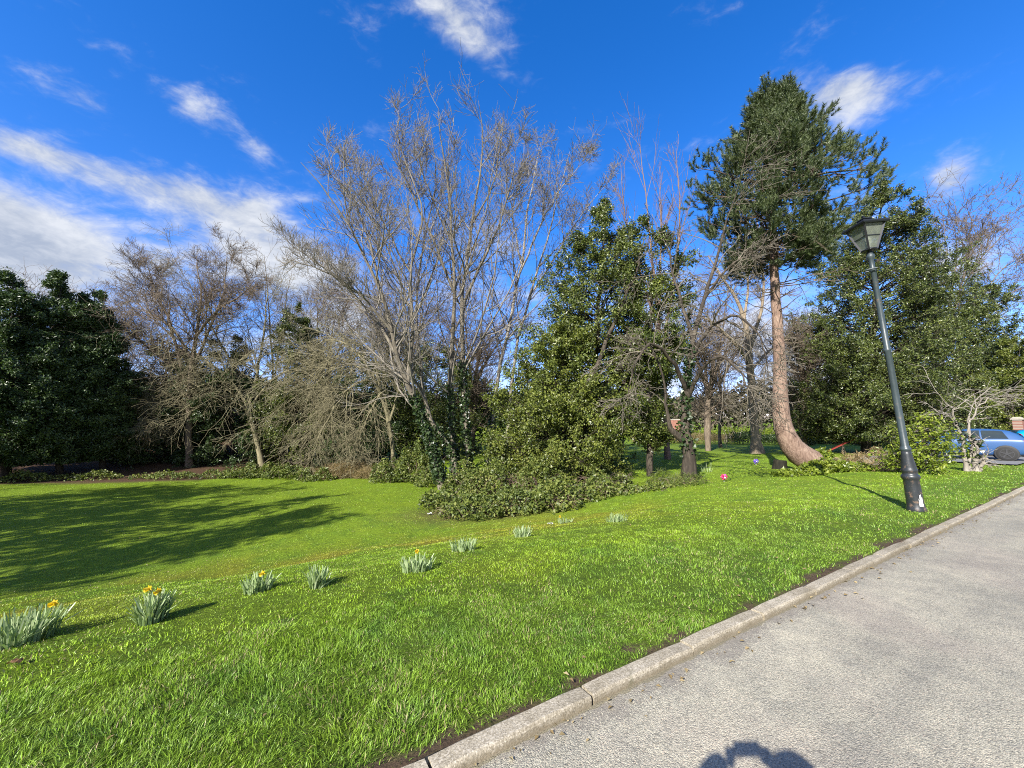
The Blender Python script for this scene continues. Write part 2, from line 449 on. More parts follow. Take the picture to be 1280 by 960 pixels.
# ground on the other side of the drive, out of the picture
ss2 = np.linspace(-300, 320, 60); dd2 = np.linspace(-5.15, -300, 30)
S2, D2 = np.meshgrid(ss2, dd2, indexing='ij'); X2, Y2 = xy(S2, D2)
V2 = np.stack([X2, Y2, np.full_like(X2, .06)], -1).reshape(-1, 3); i2 = np.arange(S2.size).reshape(S2.shape)
F2 = np.stack([i2[:-1, :-1], i2[:-1, 1:], i2[1:, 1:], i2[1:, :-1]], -1).reshape(-1, 4)
tag(mk('verge', V2, F2, m, cols=np.tile([.07, .13, .012], (len(V2), 1))), kind='structure')

# grass blades
def blades(n, s_rng, d_rng, L, W, seed, dens_soil=True, keep=None, lean=.55):
    rng = np.random.default_rng(seed)
    s = rng.uniform(*s_rng, n); d = rng.uniform(*d_rng, n)
    x, y = xy(s, d)
    ok = (y > .4) & (np.abs(x) < 1.42 * y + 1.0)
    if keep is not None: ok &= keep(x, y, s, d, rng)
    x, y = x[ok], y[ok]
    if dens_soil:
        k = soil_mask(x, y) * .86 < rng.random(len(x))
        x, y = x[k], y[k]
    return x, y

def blade_mesh(x, y, L, W, rng, lean=.85):
    n = len(x); z = height(x, y) - .004
    P = np.stack([x, y, z], 1)
    tuft = fbm(x, y, 3.2, 77)                    # long and short patches
    s_, d_ = sd(x, y)
    l = (L * rng.uniform(.5, 1.35, n) * (.35 + 1.3 * tuft) * (1 - .42 * smooth((d_ - 1.5) / 1.5)))[:, None]
    th = rng.uniform(0, 2 * math.pi, n); side = np.stack([np.cos(th), np.sin(th), np.zeros(n)], 1)
    ph = rng.normal(0, 1.0, n) + fbm(x, y, 4.5, 91) * 16; ln = np.abs(rng.normal(.25, lean, n)) + .5 * (fbm(x, y, 5, 92) > .58)
    ld = np.stack([np.cos(ph) * ln, np.sin(ph) * ln, np.ones(n)], 1); ld = nrm(ld)
    ld2 = nrm(ld + np.stack([np.cos(ph), np.sin(ph), -.3 * np.ones(n)], 1) * (ln[:, None] * .8 + .1))
    wv = side * (W * rng.uniform(.7, 1.3, n) * .5)[:, None]
    mid = P + ld * l * .55; tip = mid + ld2 * l * .5
    V = np.stack([P - wv, P + wv, mid + wv * .8, mid - wv * .8, tip], 1).reshape(-1, 3)
    k = (np.arange(n) * 5)[:, None]
    sp_ = .65 - .42 * smooth((np.hypot(x, y) - 3) / 8)[:, None]
    c = lawn_tint(x, y) * (1.08 + sp_ * rng.uniform(-1, 1, (n, 1)))
    dry = rng.random(n) < .03 + .08 * (fbm(x, y, 1.6, 95) > .56); c[dry] = np.array([.38, .32, .16]) * rng.uniform(.6, 1.2, (dry.sum(), 1))
    return V, k + np.array([0, 1, 2, 3]), k + np.array([3, 2, 4]), np.repeat(c, 5, axis=0)

m, nt, out = newmat('grass_blade')
a = attr(nt, 'tint')
p = nd(nt, 'ShaderNodeBsdfPrincipled'); p.inputs['Roughness'].default_value = .45; p.inputs['Specular IOR Level'].default_value = .35
nt.links.new(a.outputs['Color'], p.inputs['Base Color'])
t = nd(nt, 'ShaderNodeBsdfTranslucent'); nt.links.new(mixc(nt, 1.0, a.outputs['Color'], (1.1, 1.1, .5), 'MULTIPLY'), t.inputs['Color'])
mx = nd(nt, 'ShaderNodeMixShader'); mx.inputs[0].default_value = .2
nt.links.new(p.outputs[0], mx.inputs[1]); nt.links.new(t.outputs[0], mx.inputs[2]); nt.links.new(mx.outputs[0], out.inputs[0])
M['grass'] = m

rng = np.random.default_rng(11)
def near(lo, hi):
    return lambda x, y, s, d, r: (np.hypot(x, y) >= lo) & (np.hypot(x, y) < hi)
def far_keep(lo, hi):
    def k(x, y, s, d, r):
        rr = np.hypot(x, y)
        wd = smooth((d - 25.0 - 1.2 * np.sin(s * .35)) / 1.0) * smooth((4 - s) / 4)
        cp = (s > 24.5) & (d > 1.1) & (d < 6.7)
        return (rr >= lo) & (rr < hi) & (wd < .4) & ~cp
    return k
sets = [blades(680000, (-4, 5), (.12, 5), 0, 0, 1, keep=near(0, 3.6)) + (.035, .0034),
        blades(620000, (-8, 8), (.12, 9), 0, 0, 2, keep=near(3.6, 7)) + (.031, .005),
        blades(620000, (-18, 18), (.12, 18), 0, 0, 3, keep=far_keep(7, 14)) + (.034, .009),
        blades(620000, (-34, 34), (.12, 34), 0, 0, 4, keep=far_keep(14, 34)) + (.035, .018)]
VV, Q4, T3, CC, off = [], [], [], [], 0
for (bx, by, bl, bw) in sets:
    v_, q_, t_, c_ = blade_mesh(bx, by, bl, bw, rng)
    VV.append(v_); Q4.append(q_ + off); T3.append(t_ + off); CC.append(c_); off += len(v_)
tag(mk('grass', np.concatenate(VV), [np.concatenate(Q4), np.concatenate(T3)], M['grass'], smooth_sh=False, cols=np.concatenate(CC)),
    'short bright green grass blades growing all over the lawn and verge', 'grass', kind='stuff')

# drive: worn, chip-dressed asphalt; local x runs along the kerb, local y across
def strip(name, s0, s1, d0, d1, z, mat, ns=200, nd_=24, wob=0):
    s_ = np.linspace(s0, s1, ns); d_ = np.linspace(d0, d1, nd_)
    S_, D_ = np.meshgrid(s_, d_, indexing='ij')
    Zs = z + (fbm(S_, D_, .8, 5) - .5) * wob
    V_ = np.stack([S_, D_, Zs], -1).reshape(-1, 3); i_ = np.arange(S_.size).reshape(S_.shape)
    F_ = np.stack([i_[:-1, :-1], i_[1:, :-1], i_[1:, 1:], i_[:-1, 1:]], -1).reshape(-1, 4)
    if (d1 - d0) * (s1 - s0) < 0: F_ = F_[:, ::-1]
    o = mk(name, V_, F_, mat); o.location = (P0[0], P0[1], 0); o.rotation_euler = (0, 0, KANG); return o

m, nt, out = newmat('worn_asphalt')
tcn = nd(nt, 'ShaderNodeTexCoord'); ob = tcn.outputs['Object']
vor = nd(nt, 'ShaderNodeTexVoronoi'); vor.inputs['Scale'].default_value = 165; nt.links.new(ob, vor.inputs['Vector'])
vor2 = nd(nt, 'ShaderNodeTexVoronoi'); vor2.inputs['Scale'].default_value = 70; nt.links.new(ob, vor2.inputs['Vector'])
sepc = nd(nt, 'ShaderNodeSeparateColor'); nt.links.new(vor.outputs['Color'], sepc.inputs[0])
stone = ramp(nt, sepc.outputs[0], [(0, (.19, .184, .152)), (.35, (.28, .272, .225)), (.65, (.345, .335, .272)), (.88, (.43, .41, .335)), (1, (.355, .305, .245))])
gap = ramp(nt, vor.outputs['Distance'], [(.4, (1, 1, 1)), (.85, (.68, .67, .66))])
c = mixc(nt, .85, stone, gap, 'MULTIPLY')
big = noise(nt, ob, .9, 5, .6); mid = noise(nt, ob, 5, 5, .6)
c = mixc(nt, 1.0, c, ramp(nt, big, [(.3, (.80, .795, .79)), (.7, (1.18, 1.15, 1.10))]), 'MULTIPLY')
c = mixc(nt, .8, c, ramp(nt, mid, [(.3, (.78, .78, .8)), (.65, (1.1, 1.08, 1.05))]), 'MULTIPLY')
mpt = nd(nt, 'ShaderNodeMapping'); mpt.inputs['Scale'].default_value = (.12, 1.7, 1); nt.links.new(ob, mpt.inputs[0])
c = mixc(nt, .8, c, ramp(nt, noise(nt, mpt.outputs[0], 1.0, 4, .6, .3), [(.35, (.84, .84, .85)), (.62, (1.12, 1.11, 1.08))]), 'MULTIPLY')
stn = nd(nt, 'ShaderNodeMapRange', interpolation_type='SMOOTHSTEP'); nt.links.new(noise(nt, ob, 1.7, 7, .72, .8), stn.inputs[0]); stn.inputs[1].default_value = .60; stn.inputs[2].default_value = .72
c = mixc(nt, math_n(nt, 'MULTIPLY', stn.outputs[0], .35), c, (.17, .16, .14))
red = nd(nt, 'ShaderNodeMapRange'); nt.links.new(noise(nt, ob, .55, 4, .6, .4), red.inputs[0]); red.inputs[1].default_value = .52; red.inputs[2].default_value = .68
c = mixc(nt, math_n(nt, 'MULTIPLY', red.outputs[0], .12), c, (.42, .30, .26))
# along the kerb the chips are lost and the dark binder and dirt show
sx = nd(nt, 'ShaderNodeSeparateXYZ'); nt.links.new(ob, sx.inputs[0])
edge_n = noise(nt, ob, 2.6, 6, .72, .3)
ed = math_n(nt, 'ADD', math_n(nt, 'MULTIPLY', sx.outputs[1], 7.0), math_n(nt, 'MULTIPLY', math_n(nt, 'SUBTRACT', edge_n, .40), 5.2))
edm = nd(nt, 'ShaderNodeMapRange', interpolation_type='SMOOTHSTEP'); nt.links.new(math_n(nt, 'ADD', ed, math_n(nt, 'MULTIPLY', math_n(nt, 'SUBTRACT', sepc.outputs[1], .5), 1.1)), edm.inputs[0]); edm.inputs[1].default_value = -.10; edm.inputs[2].default_value = .12
dirt = mixc(nt, 1.0, mixc(nt, noise(nt, ob, 30, 5, .7), (.08, .075, .065), (.36, .32, .26)), gap, 'MULTIPLY')
c = mixc(nt, math_n(nt, 'MULTIPLY', edm.outputs[0], .85), c, dirt)
mos = math_n(nt, 'GREATER_THAN', math_n(nt, 'ADD', math_n(nt, 'MULTIPLY', sx.outputs[1], 9), math_n(nt, 'MULTIPLY', noise(nt, ob, 3.3, 5, .7), 1.0)), .34)
c = mixc(nt, math_n(nt, 'MULTIPLY', mos, .55), c, (.15, .13, .07))
p = nd(nt, 'ShaderNodeBsdfPrincipled'); p.inputs['Roughness'].default_value = .85; p.inputs['Specular IOR Level'].default_value = .25
nt.links.new(c, p.inputs['Base Color'])
hgt = math_n(nt, 'SUBTRACT', 1.0, math_n(nt, 'MULTIPLY', vor.outputs['Distance'], 1.2))
hgt = math_n(nt, 'ADD', hgt, math_n(nt, 'MULTIPLY', vor2.outputs['Distance'], -.6))
nt.links.new(bump(nt, hgt, .7, .004), p.inputs['Normal']); nt.links.new(p.outputs[0], out.inputs[0])
M['asphalt'] = m
tag(strip('drive', -60, 140, 0.0, -5.0, 0.0, m, wob=.008), kind='structure')
M['car_park'] = plain('grey_tarmac', (.16, .16, .16), .9, var=.3, scale=30)
tag(strip('car_park', 24.5, 52, 1.2, 6.6, .09, M['car_park'], 40, 20), kind='structure')

# kerb: separate bevelled stones with open joints, in one run
m, nt, out = newmat('kerb_concrete')
tcn = nd(nt, 'ShaderNodeTexCoord'); ob = tcn.outputs['Object']
vor = nd(nt, 'ShaderNodeTexVoronoi'); vor.inputs['Scale'].default_value = 150; nt.links.new(ob, vor.inputs['Vector'])
sepc = nd(nt, 'ShaderNodeSeparateColor'); nt.links.new(vor.outputs['Color'], sepc.inputs[0])
c = ramp(nt, sepc.outputs[0], [(0, (.22, .195, .15)), (.4, (.32, .29, .23)), (.8, (.40, .365, .295)), (1, (.48, .445, .38))])
c = mixc(nt, 1.0, c, ramp(nt, noise(nt, ob, 4, 6, .7), [(.28, (.6, .57, .5)), (.6, (1.05, 1.03, 1))]), 'MULTIPLY')
sx = nd(nt, 'ShaderNodeSeparateXYZ'); nt.links.new(ob, sx.inputs[0])
gk = nd(nt, 'ShaderNodeNewGeometry'); c = mixc(nt, 1.0, c, ramp(nt, gk.outputs['Random Per Island'], [(0, (.80, .79, .77)), (1, (1.12, 1.11, 1.08))]), 'MULTIPLY')
stain = math_n(nt, 'SUBTRACT', math_n(nt, 'ADD', .55, math_n(nt, 'MULTIPLY', noise(nt, ob, 7, 5, .7), .5)), math_n(nt, 'MULTIPLY', sx.outputs[2], 20))
stm = nd(nt, 'ShaderNodeMapRange'); nt.links.new(stain, stm.inputs[0]); stm.inputs[1].default_value = .1; stm.inputs[2].default_value = .65
c = mixc(nt, math_n(nt, 'MULTIPLY', stm.outputs[0], .7), c, (.19, .155, .10))
msk = nd(nt, 'ShaderNodeMapRange', interpolation_type='SMOOTHSTEP'); nt.links.new(noise(nt, ob, 5.5, 6, .75, .5), msk.inputs[0]); msk.inputs[1].default_value = .60; msk.inputs[2].default_value = .70
c = mixc(nt, math_n(nt, 'MULTIPLY', msk.outputs[0], .5), c, (.13, .125, .07))
p = nd(nt, 'ShaderNodeBsdfPrincipled'); p.inputs['Roughness'].default_value = .9; p.inputs['Specular IOR Level'].default_value = .2
nt.links.new(c, p.inputs['Base Color'])
nt.links.new(bump(nt, math_n(nt, 'ADD', noise(nt, ob, 90, 4, .7), noise(nt, ob, 12, 4, .6)), .6, .006), p.inputs['Normal']); nt.links.new(p.outputs[0], out.inputs[0])
rk = random.Random(3)
bm = bmesh.new()
LK = .914; s = -6 * LK - .0
while s < 70:
    L_ = LK - .019
    jz, jy = rk.uniform(-.006, .006), rk.uniform(-.010, .008)
    n = 6
    prof = [(0, -.12), (-.0, KERB_H - .016), (.004, KERB_H - .005), (.012, KERB_H), (KERB_W - .01, KERB_H), (KERB_W - .002, KERB_H - .006), (KERB_W, -.12)]
    rings = []
    for k in range(n + 1):
        t = k / n
        x = s + L_ * t + (rk.uniform(-.002, .002))
        cut = .006 if k in (0, n) else 0
        rings.append([bm.verts.new((x, y + jy + rk.uniform(-.0015, .0015), z + jz * (1 - 2 * t) * .7 - (cut if z > 0 else 0) + (rk.uniform(-.002, .002) if z > 0 else 0))) for y, z in prof])
    for a_, b_ in zip(rings, rings[1:]):
        for q in range(len(prof) - 1): bm.faces.new((a_[q], a_[q + 1], b_[q + 1], b_[q]))
    bm.faces.new(rings[0]); bm.faces.new(rings[-1][::-1])
    s += LK
ko = bm_obj('kerb', bm, m, smooth_sh=False, loc=(P0[0], P0[1], 0), rot=(0, 0, KANG)); tag(ko, kind='structure')

# ------------------------------------------------------------------ trees
def limbs_to_world(limbs, Y, m, rng, wob=.02):
    """limbs: lists of (photo x, photo y, depth offset, radius in m)"""
    P = []; Rr = []
    for L_ in limbs:
        pts = np.array([list(at(a, b, Y + dy)) + [r] for a, b, dy, r in L_])
        q = resample(pts, m)
        q[1:-1, :3] += rng.normal(size=(m - 2, 3)) * wob
        P.append(q[:, :3]); Rr.append(q[:, 3])
    return np.array(P), np.array(Rr)

def base_of(px, py):
    g_ = ground(px, py); return g_, float(g_[1])

def foot(P, Rr, g_):
    """sink the first point of every low limb into the soil"""
    P = P.copy()
    for k in range(len(P)):
        if abs(P[k, 0, 2] - g_[2]) < .6:
            P[k, 0, 2] = float(height(P[k, 0, 0], P[k, 0, 1])) - .12; Rr[k, 0] *= 1.25
    return P, Rr

def bare_tree(name, label, basepx, limbs, levels, bark, twig, seed, ivy=None, group=None, dY=0, sides=7, cat='tree', m=14, wob=.03):
    rng = np.random.default_rng(seed)
    g_, Y = base_of(*basepx)
    root = empty(name, g_, label, cat, group)
    if name == 'tall_bare_tree': limbs = [[(a_, b_ if b_ > 260 else 260 - (260 - b_) * .74, c_, d_) for a_, b_, c_, d_ in q_] for q_ in limbs]
    P, Rr = limbs_to_world(limbs, Y + dY, m, rng, wob)
    if name == 'tall_bare_tree': Rr = Rr * .84
    P, Rr = foot(P, Rr, g_)
    ta, ca = Acc(), Acc()
    ta.add(*tubes(P, Rr, 10))
    gens = [(P, Rr)]
    for k, lv in enumerate(levels):
        lv = dict(lv); src = lv.pop('src', -1); ns = lv.pop('ns', 3 if k > 0 else 5)
        parts = [grow(*gens[src], rng=rng, **lv)]
        gens.append(parts[0])
        ca.add(*tubes(parts[0][0], parts[0][1], ns))
    ta.build('trunk', M[bark], root, g_); ca.build('crown', M[twig], root, g_)
    if ivy:
        a_ = Acc(); V_ = []
        for (li, t0, t1, cnt, spread) in ivy:
            t = rng.uniform(t0, t1, cnt) * (m - 1); i = np.minimum(t.astype(int), m - 2); u = (t - i)[:, None]
            p = P[li, i] * (1 - u) + P[li, i + 1] * u
            o = nrm(rng.normal(size=(cnt, 3))); r = (Rr[li, i] + np.abs(rng.normal(0, spread, cnt)))[:, None]
            V_.append((p + o * r, o))
        pp = np.concatenate([q[0] for q in V_]); oo = np.concatenate([q[1] for q in V_])
        a_.add(*leaf_mesh(pp, rng, .14, .12, up=.2, out=oo * 1.2)); a_.build('ivy', M['leaf_ivy'], root, g_, False)
    return root, gens, g_

def prof_at(rows, py):
    ys = [r[0] for r in rows]
    return np.interp(py, ys, [r[1] for r in rows]), np.interp(py, ys, [r[2] for r in rows])

def evergreen(name, label, basepx, rows, n_prim, leaf, seed, bark='bark_dark', trunk_r=.16, per=16, L=.15, W=.075, up=.25, dY=0, group=None,
              stems=None, rise=.35, depth=1.0, sub=(7, 5), rho=(.45, 1.0), cat='tree', tips=0, low=0.0, twigr=.006, clump=.16, axis_px=None, spread=.5, zpow=1.0):
    """broad-leaved evergreen: a trunk, limbs reaching an envelope measured from the photograph, twigs and real leaves"""
    rng = np.random.default_rng(seed)
    g_, Y = base_of(*basepx); Y += dY
    root = empty(name, g_, label, cat, group)
    top, bot = rows[0][0], rows[-1][0]
    def axis(py):
        l_, r_ = prof_at(rows, py); c = (l_ + r_) / 2
        t = np.clip((bot - py) / max(bot - top, 1), 0, 1)
        bx = basepx[0] if axis_px is None else axis_px
        return bx * (1 - t) + (prof_at(rows, top)[0] + prof_at(rows, top)[1]) / 2 * t
    ta, ca = Acc(), Acc()
    pys = np.linspace(basepx[1], top + 3, 12)
    pts = [list(at(axis(min(py, bot)), py, Y)) + [max(trunk_r * (1 - .93 * k / 11), .015)] for k, py in enumerate(pys)]
    pts[0][2] = float(height(pts[0][0], pts[0][1])) - .1
    tr = resample(pts, 16); tr[2:-1, :2] += rng.normal(size=(13, 2)) * .05
    TP, TR = tr[None, :, :3], tr[None, :, 3]
    if stems: 
        sp, sr = limbs_to_world(stems, Y, 16, rng, .03); TP = np.concatenate([TP, sp]); TR = np.concatenate([TR, sr])
    ta.add(*tubes(TP, TR, 8))
    # limbs reaching into the envelope, denser where it is wide
    cand = rng.uniform(top, bot, 6000); l_, r_ = prof_at(rows, cand)
    wgt = np.maximum(r_ - l_, 2) ** zpow; sel = rng.choice(len(cand), n_prim, p=wgt / wgt.sum(), replace=False)
    py = cand[sel]; l_, r_ = prof_at(rows, py)
    ax = np.array([axis(q) for q in py])
    A = np.array([at(a, b, Y) for a, b in zip(ax, py)])
    sc_x = np.array([at(a + 1, b, Y)[0] - at(a, b, Y)[0] for a, b in zip(ax, py)])
    Rl = np.maximum((ax - l_) * sc_x, .1); Rrr = np.maximum((r_ - ax) * sc_x, .1); Ry = (Rl + Rrr) / 2 * depth
    ph = rng.uniform(0, 2 * math.pi, n_prim)
    Rx = np.where(np.cos(ph) > 0, Rrr, Rl)
    rad = 1 / np.sqrt((np.cos(ph) / Rx) ** 2 + (np.sin(ph) / Ry) ** 2) * rng.uniform(*rho, n_prim) ** .6
    E = A + np.stack([np.cos(ph) * rad, np.sin(ph) * rad, np.zeros(n_prim)], 1)
    zs = np.maximum(A[:, 2] - rad * rise * rng.uniform(.5, 1.4, n_prim), g_[2] + .15 + low)
    zs = np.minimum(zs, A[:, 2])
    order = np.argsort(tr[:, 2]); S0 = np.stack([np.interp(zs, tr[order, 2], tr[order, c]) for c in range(3)], 1)
    rs = np.interp(zs, tr[order, 2], tr[order, 3])
    t = np.linspace(0, 1, 7)[None, :, None]
    C = (S0 + E) / 2 + np.stack([np.zeros(n_prim), np.zeros(n_prim), rad * .08], 1)
    P1 = (1 - t) ** 2 * S0[:, None] + 2 * t * (1 - t) * C[:, None] + t * t * E[:, None]
    P1[:, 1:-1] += rng.normal(size=P1[:, 1:-1].shape) * .04
    R1 = np.minimum(rs * .5, .05)[:, None] * (1 - t[..., 0]) + twigr * t[..., 0]
    ta.add(*tubes(P1, R1, 4))
    P2, R2 = grow(P1, R1, sub[0], rng, .25, 1, spread, .45, 45, 15, .06, .14, 5, .55, twigr, lmin=.25, lmax=1.7)
    ta.add(*tubes(P2, R2, 3))
    P3, R3 = grow(P2, R2, sub[1], rng, .2, 1, .5, .4, 45, 15, .04, .16, 4, .6, twigr, lmin=.15, lmax=.9)
    # leaves on the outer twigs
    segs = np.concatenate([P3.reshape(-1, 3), P2[:, 2:].reshape(-1, 3), P1[:, -2:].reshape(-1, 3)])
    tot = int(len(segs) * per / 10)
    ns3 = P3.shape[0] * P3.shape[1]
    wt = np.concatenate([np.repeat(rng.random(P3.shape[0]) ** 2.2, P3.shape[1]), np.full(len(segs) - ns3, .16)]); tot = int(tot * 1.9)
    pi_ = rng.choice(len(segs), tot, p=wt / wt.sum())
    pos = segs[pi_] + rng.normal(size=(tot, 3)) * clump * .5
    pos = pos[pos[:, 2] > g_[2] + low + .05]
    ctr = A.mean(0); o = nrm(pos - ctr) * .5
    ca.add(*leaf_mesh(pos, rng, L * .68, W * .7, up, out=o))
    ta.build('trunk', M[bark], root, g_); ca.build('crown', M[leaf], root, g_, False)
    return root

def twig_levels(kind):
    if kind == 'ash':
        return [dict(n=16, t0=.2, frac=.37, fall=.74, ang=42, sdv=10, trop=.10, wander=.12, m=8, rr=.55, tip=.012, rcap=.06),
                dict(n=9, t0=.12, frac=.50, fall=.45, ang=44, sdv=12, trop=.10, wander=.12, m=6, rr=.65, tip=.0078, lmin=.55),
                dict(n=4, t0=.1, frac=.60, fall=.35, ang=42, sdv=13, trop=.10, wander=.11, m=5, rr=.7, tip=.0066, lmin=.45)]

# ---- left: dark evergreens
evergreen('holly_tree', 'dark evergreen tree cut by the left edge of the photo, tallest of the dark trees', (8, 600),
          [(338, 14, 20), (358, 2, 32), (385, -25, 48), (420, -50, 62), (480, -80, 75), (555, -80, 70), (582, -40, 50)], 250, 'leaf_dark', 101, per=15, spread=.36, trunk_r=.2, L=.2, W=.1, sub=(7, 5), low=.7)
evergreen('holly_tree', 'dark evergreen tree with a spiky top, second in from the left edge', (74, 599),
          [(342, 70, 76), (362, 60, 88), (388, 46, 102), (420, 34, 114), (480, 24, 122), (550, 24, 122), (578, 48, 105)], 250, 'leaf_dark', 102, per=15, spread=.36, trunk_r=.16, L=.2, W=.1, dY=.8, low=.8)
evergreen('holly_tree', 'dark evergreen tree beside the brown bare tree at the left', (128, 598),
          [(358, 114, 119), (380, 104, 130), (425, 90, 148), (500, 78, 164), (550, 82, 160), (575, 105, 150)], 250, 'leaf_dark', 103, per=15, spread=.36, trunk_r=.15, L=.2, W=.1, dY=1.5, low=.9)
# dark understorey further back
evergreen('evergreen_shrub', 'dark evergreen shrub deep in shade behind the left bare tree', (205, 596),
          [(430, 190, 225), (470, 155, 260), (540, 150, 265), (585, 155, 262)], 90, 'leaf_dark', 104, per=16, trunk_r=.1, L=.2, W=.11, dY=5, cat='shrub')
evergreen('evergreen_shrub', 'dark evergreen shrub behind the leaning cherry trunk', (290, 594),
          [(425, 270, 300), (470, 245, 335), (540, 240, 345), (585, 245, 340)], 90, 'leaf_dark', 105, per=16, trunk_r=.1, L=.2, W=.11, dY=5.5, cat='shrub')
evergreen('holly_tree', 'small rounded dark evergreen between the leaning bare tree and the drooping one', (372, 588),
          [(384, 362, 374), (410, 345, 396), (450, 332, 412), (520, 325, 425), (575, 335, 420)], 140, 'leaf_holly', 106, per=15, trunk_r=.13, L=.17, W=.09, dY=2.2)
evergreen('evergreen_shrub', 'dark evergreen shrub behind the drooping twigs left of the tall bare trees', (450, 588),
          [(445, 440, 465), (480, 405, 505), (540, 395, 515), (582, 400, 510)], 90, 'leaf_dark', 107, per=15, trunk_r=.1, L=.18, W=.1, dY=4, cat='shrub')
evergreen('evergreen_shrub', 'mid green evergreen shrub seen between the stems of the tall bare trees', (545, 585),
          [(430, 530, 560), (470, 495, 600), (540, 490, 615), (578, 495, 610)], 110, 'leaf_holly', 108, per=15, trunk_r=.1, L=.18, W=.1, dY=4.5, cat='shrub')

# ---- bare trees, left
cherry = [dict(n=20, t0=.25, frac=.5, fall=.45, ang=48, sdv=14, trop=-.015, wander=.13, m=7, rr=.5, tip=.008, rcap=.05),
          dict(n=12, t0=.2, frac=.55, fall=.4, ang=48, sdv=14, trop=-.05, wander=.16, m=6, rr=.6, tip=.007, lmin=.4),
          dict(n=8, t0=.2, frac=.55, fall=.3, ang=48, sdv=14, trop=-.06, wander=.18, m=5, rr=.7, tip=.0055, lmin=.25)]
bare_tree('bare_tree', 'spreading bare tree with a leaning trunk and drooping twigs at the left of the lawn', (327, 583),
          [[(328, 583, 0, .19), (321, 553, 0, .165), (313, 520, 0, .14), (303, 495, -.2, .11), (282, 470, -.6, .09), (255, 448, -1, .07), (225, 432, -1.3, .05), (195, 425, -1.6, .03)],
           [(311, 515, 0, .12), (318, 480, .2, .10), (326, 440, .4, .08), (331, 400, .6, .055), (335, 362, .8, .03)],
           [(307, 500, 0, .10), (292, 460, .6, .08), (270, 420, 1.2, .06), (250, 385, 1.6, .04), (235, 350, 1.9, .025)],
           [(290, 478, -.4, .08), (262, 478, -1.2, .06), (232, 492, -1.8, .045), (205, 515, -2.2, .03), (190, 545, -2.4, .015)],
           [(255, 448, -1, .06), (225, 455, -1.4, .045), (195, 475, -1.8, .03), (175, 505, -2.1, .015)],
           [(312, 512, 0, .10), (335, 480, -.6, .07), (362, 462, -1, .05), (390, 470, -1.4, .03), (405, 495, -1.6, .015)]],
          cherry, 'bark_olive', 'bark_olive', 201)
bare_tree('bare_tree', 'brown twiggy bare tree with a fan shaped top behind the leaning tree', (236, 590),
          [[(236, 590, 0, .2), (236, 530, 0, .17), (238, 470, 0, .14), (246, 410, 0, .1), (252, 370, 0, .06), (246, 320, 0, .02)],
           [(237, 500, 0, .12), (222, 440, -.4, .09), (205, 385, -.8, .06), (192, 355, -1, .03), (184, 330, -1.1, .015)],
           [(238, 470, 0, .11), (262, 410, .4, .08), (280, 365, .7, .05), (284, 315, .9, .015)],
           [(240, 450, 0, .1), (215, 410, .6, .07), (185, 390, 1.2, .045), (160, 370, 1.6, .02)],
           [(238, 480, 0, .1), (205, 450, -.5, .07), (175, 425, -1, .045), (150, 405, -1.3, .02)],
           [(244, 420, 0, .1), (275, 385, -.5, .07), (300, 370, -1, .04), (318, 350, -1.3, .02)]],
          [dict(n=17, t0=.2, frac=.40, fall=.45, ang=42, sdv=12, trop=.03, wander=.12, m=7, rr=.5, tip=.009, rcap=.05),
           dict(n=13, t0=.15, frac=.52, fall=.4, ang=42, sdv=14, trop=.04, wander=.14, m=6, rr=.6, tip=.0065, lmin=.4),
           dict(n=9, t0=.15, frac=.55, fall=.3, ang=45, sdv=14, trop=.02, wander=.16, m=5, rr=.7, tip=.007, lmin=.3)], 'bark_brown', 'bark_brown', 202, dY=1.5)
bare_tree('bare_tree', 'thin bare sapling standing up behind the small rounded evergreen', (345, 588),
          [[(345, 588, 0, .1), (342, 500, 0, .08), (338, 420, 0, .055), (334, 350, 0, .03), (330, 318, 0, .012)],
           [(342, 480, 0, .06), (352, 410, 0, .045), (362, 350, 0, .02)]],
          [dict(n=16, t0=.35, frac=.3, fall=.5, ang=35, sdv=10, trop=.1, wander=.1, m=6, rr=.5, tip=.007),
           dict(n=7, t0=.2, frac=.5, fall=.4, ang=40, sdv=12, trop=.07, wander=.12, m=5, rr=.6, tip=.0055, lmin=.3)], 'bark_brown', 'bark_brown', 203, dY=4)
droop = [dict(n=20, t0=.25, frac=.5, fall=.4, ang=42, sdv=14, trop=-.10, wander=.12, m=8, rr=.55, tip=.008, rcap=.04, lmin=.8),
         dict(n=10, t0=.15, frac=.55, fall=.35, ang=42, sdv=14, trop=-.11, wander=.16, m=6, rr=.65, tip=.007, lmin=.4),
         dict(n=5, t0=.15, frac=.5, fall=.3, ang=45, sdv=14, trop=-.09, wander=.18, m=5, rr=.75, tip=.006, lmin=.25)]
bare_tree('bare_tree', 'low bare tree with arching twigs hanging to the long grass left of the tall trees', (492, 590),
          [[(492, 590, 0, .15), (488, 540, 0, .13), (478, 495, -.2, .1), (455, 462, -.5, .08), (425, 455, -.8, .06), (398, 475, -1, .035), (378, 520, -1.2, .015)],
           [(482, 510, 0, .1), (465, 470, .5, .08), (440, 435, 1, .06), (410, 425, 1.3, .04), (385, 440, 1.5, .02)],
           [(485, 520, 0, .1), (470, 480, -.8, .08), (445, 480, -1.5, .06), (420, 505, -1.9, .04), (400, 550, -2, .015)],
           [(487, 530, 0, .09), (500, 480, -.4, .07), (510, 450, -.8, .05), (500, 430, -1.2, .03), (480, 440, -1.5, .015)],
           [(478, 495, -.2, .08), (470, 450, -.6, .06), (462, 425, -1, .045), (440, 440, -1.4, .03), (425, 475, -1.6, .015)],
           [(485, 520, 0, .08), (480, 490, -1, .06), (470, 500, -1.6, .045), (455, 535, -1.9, .03), (445, 570, -2, .012)]],
          droop, 'bark_olive', 'bark_olive', 204)
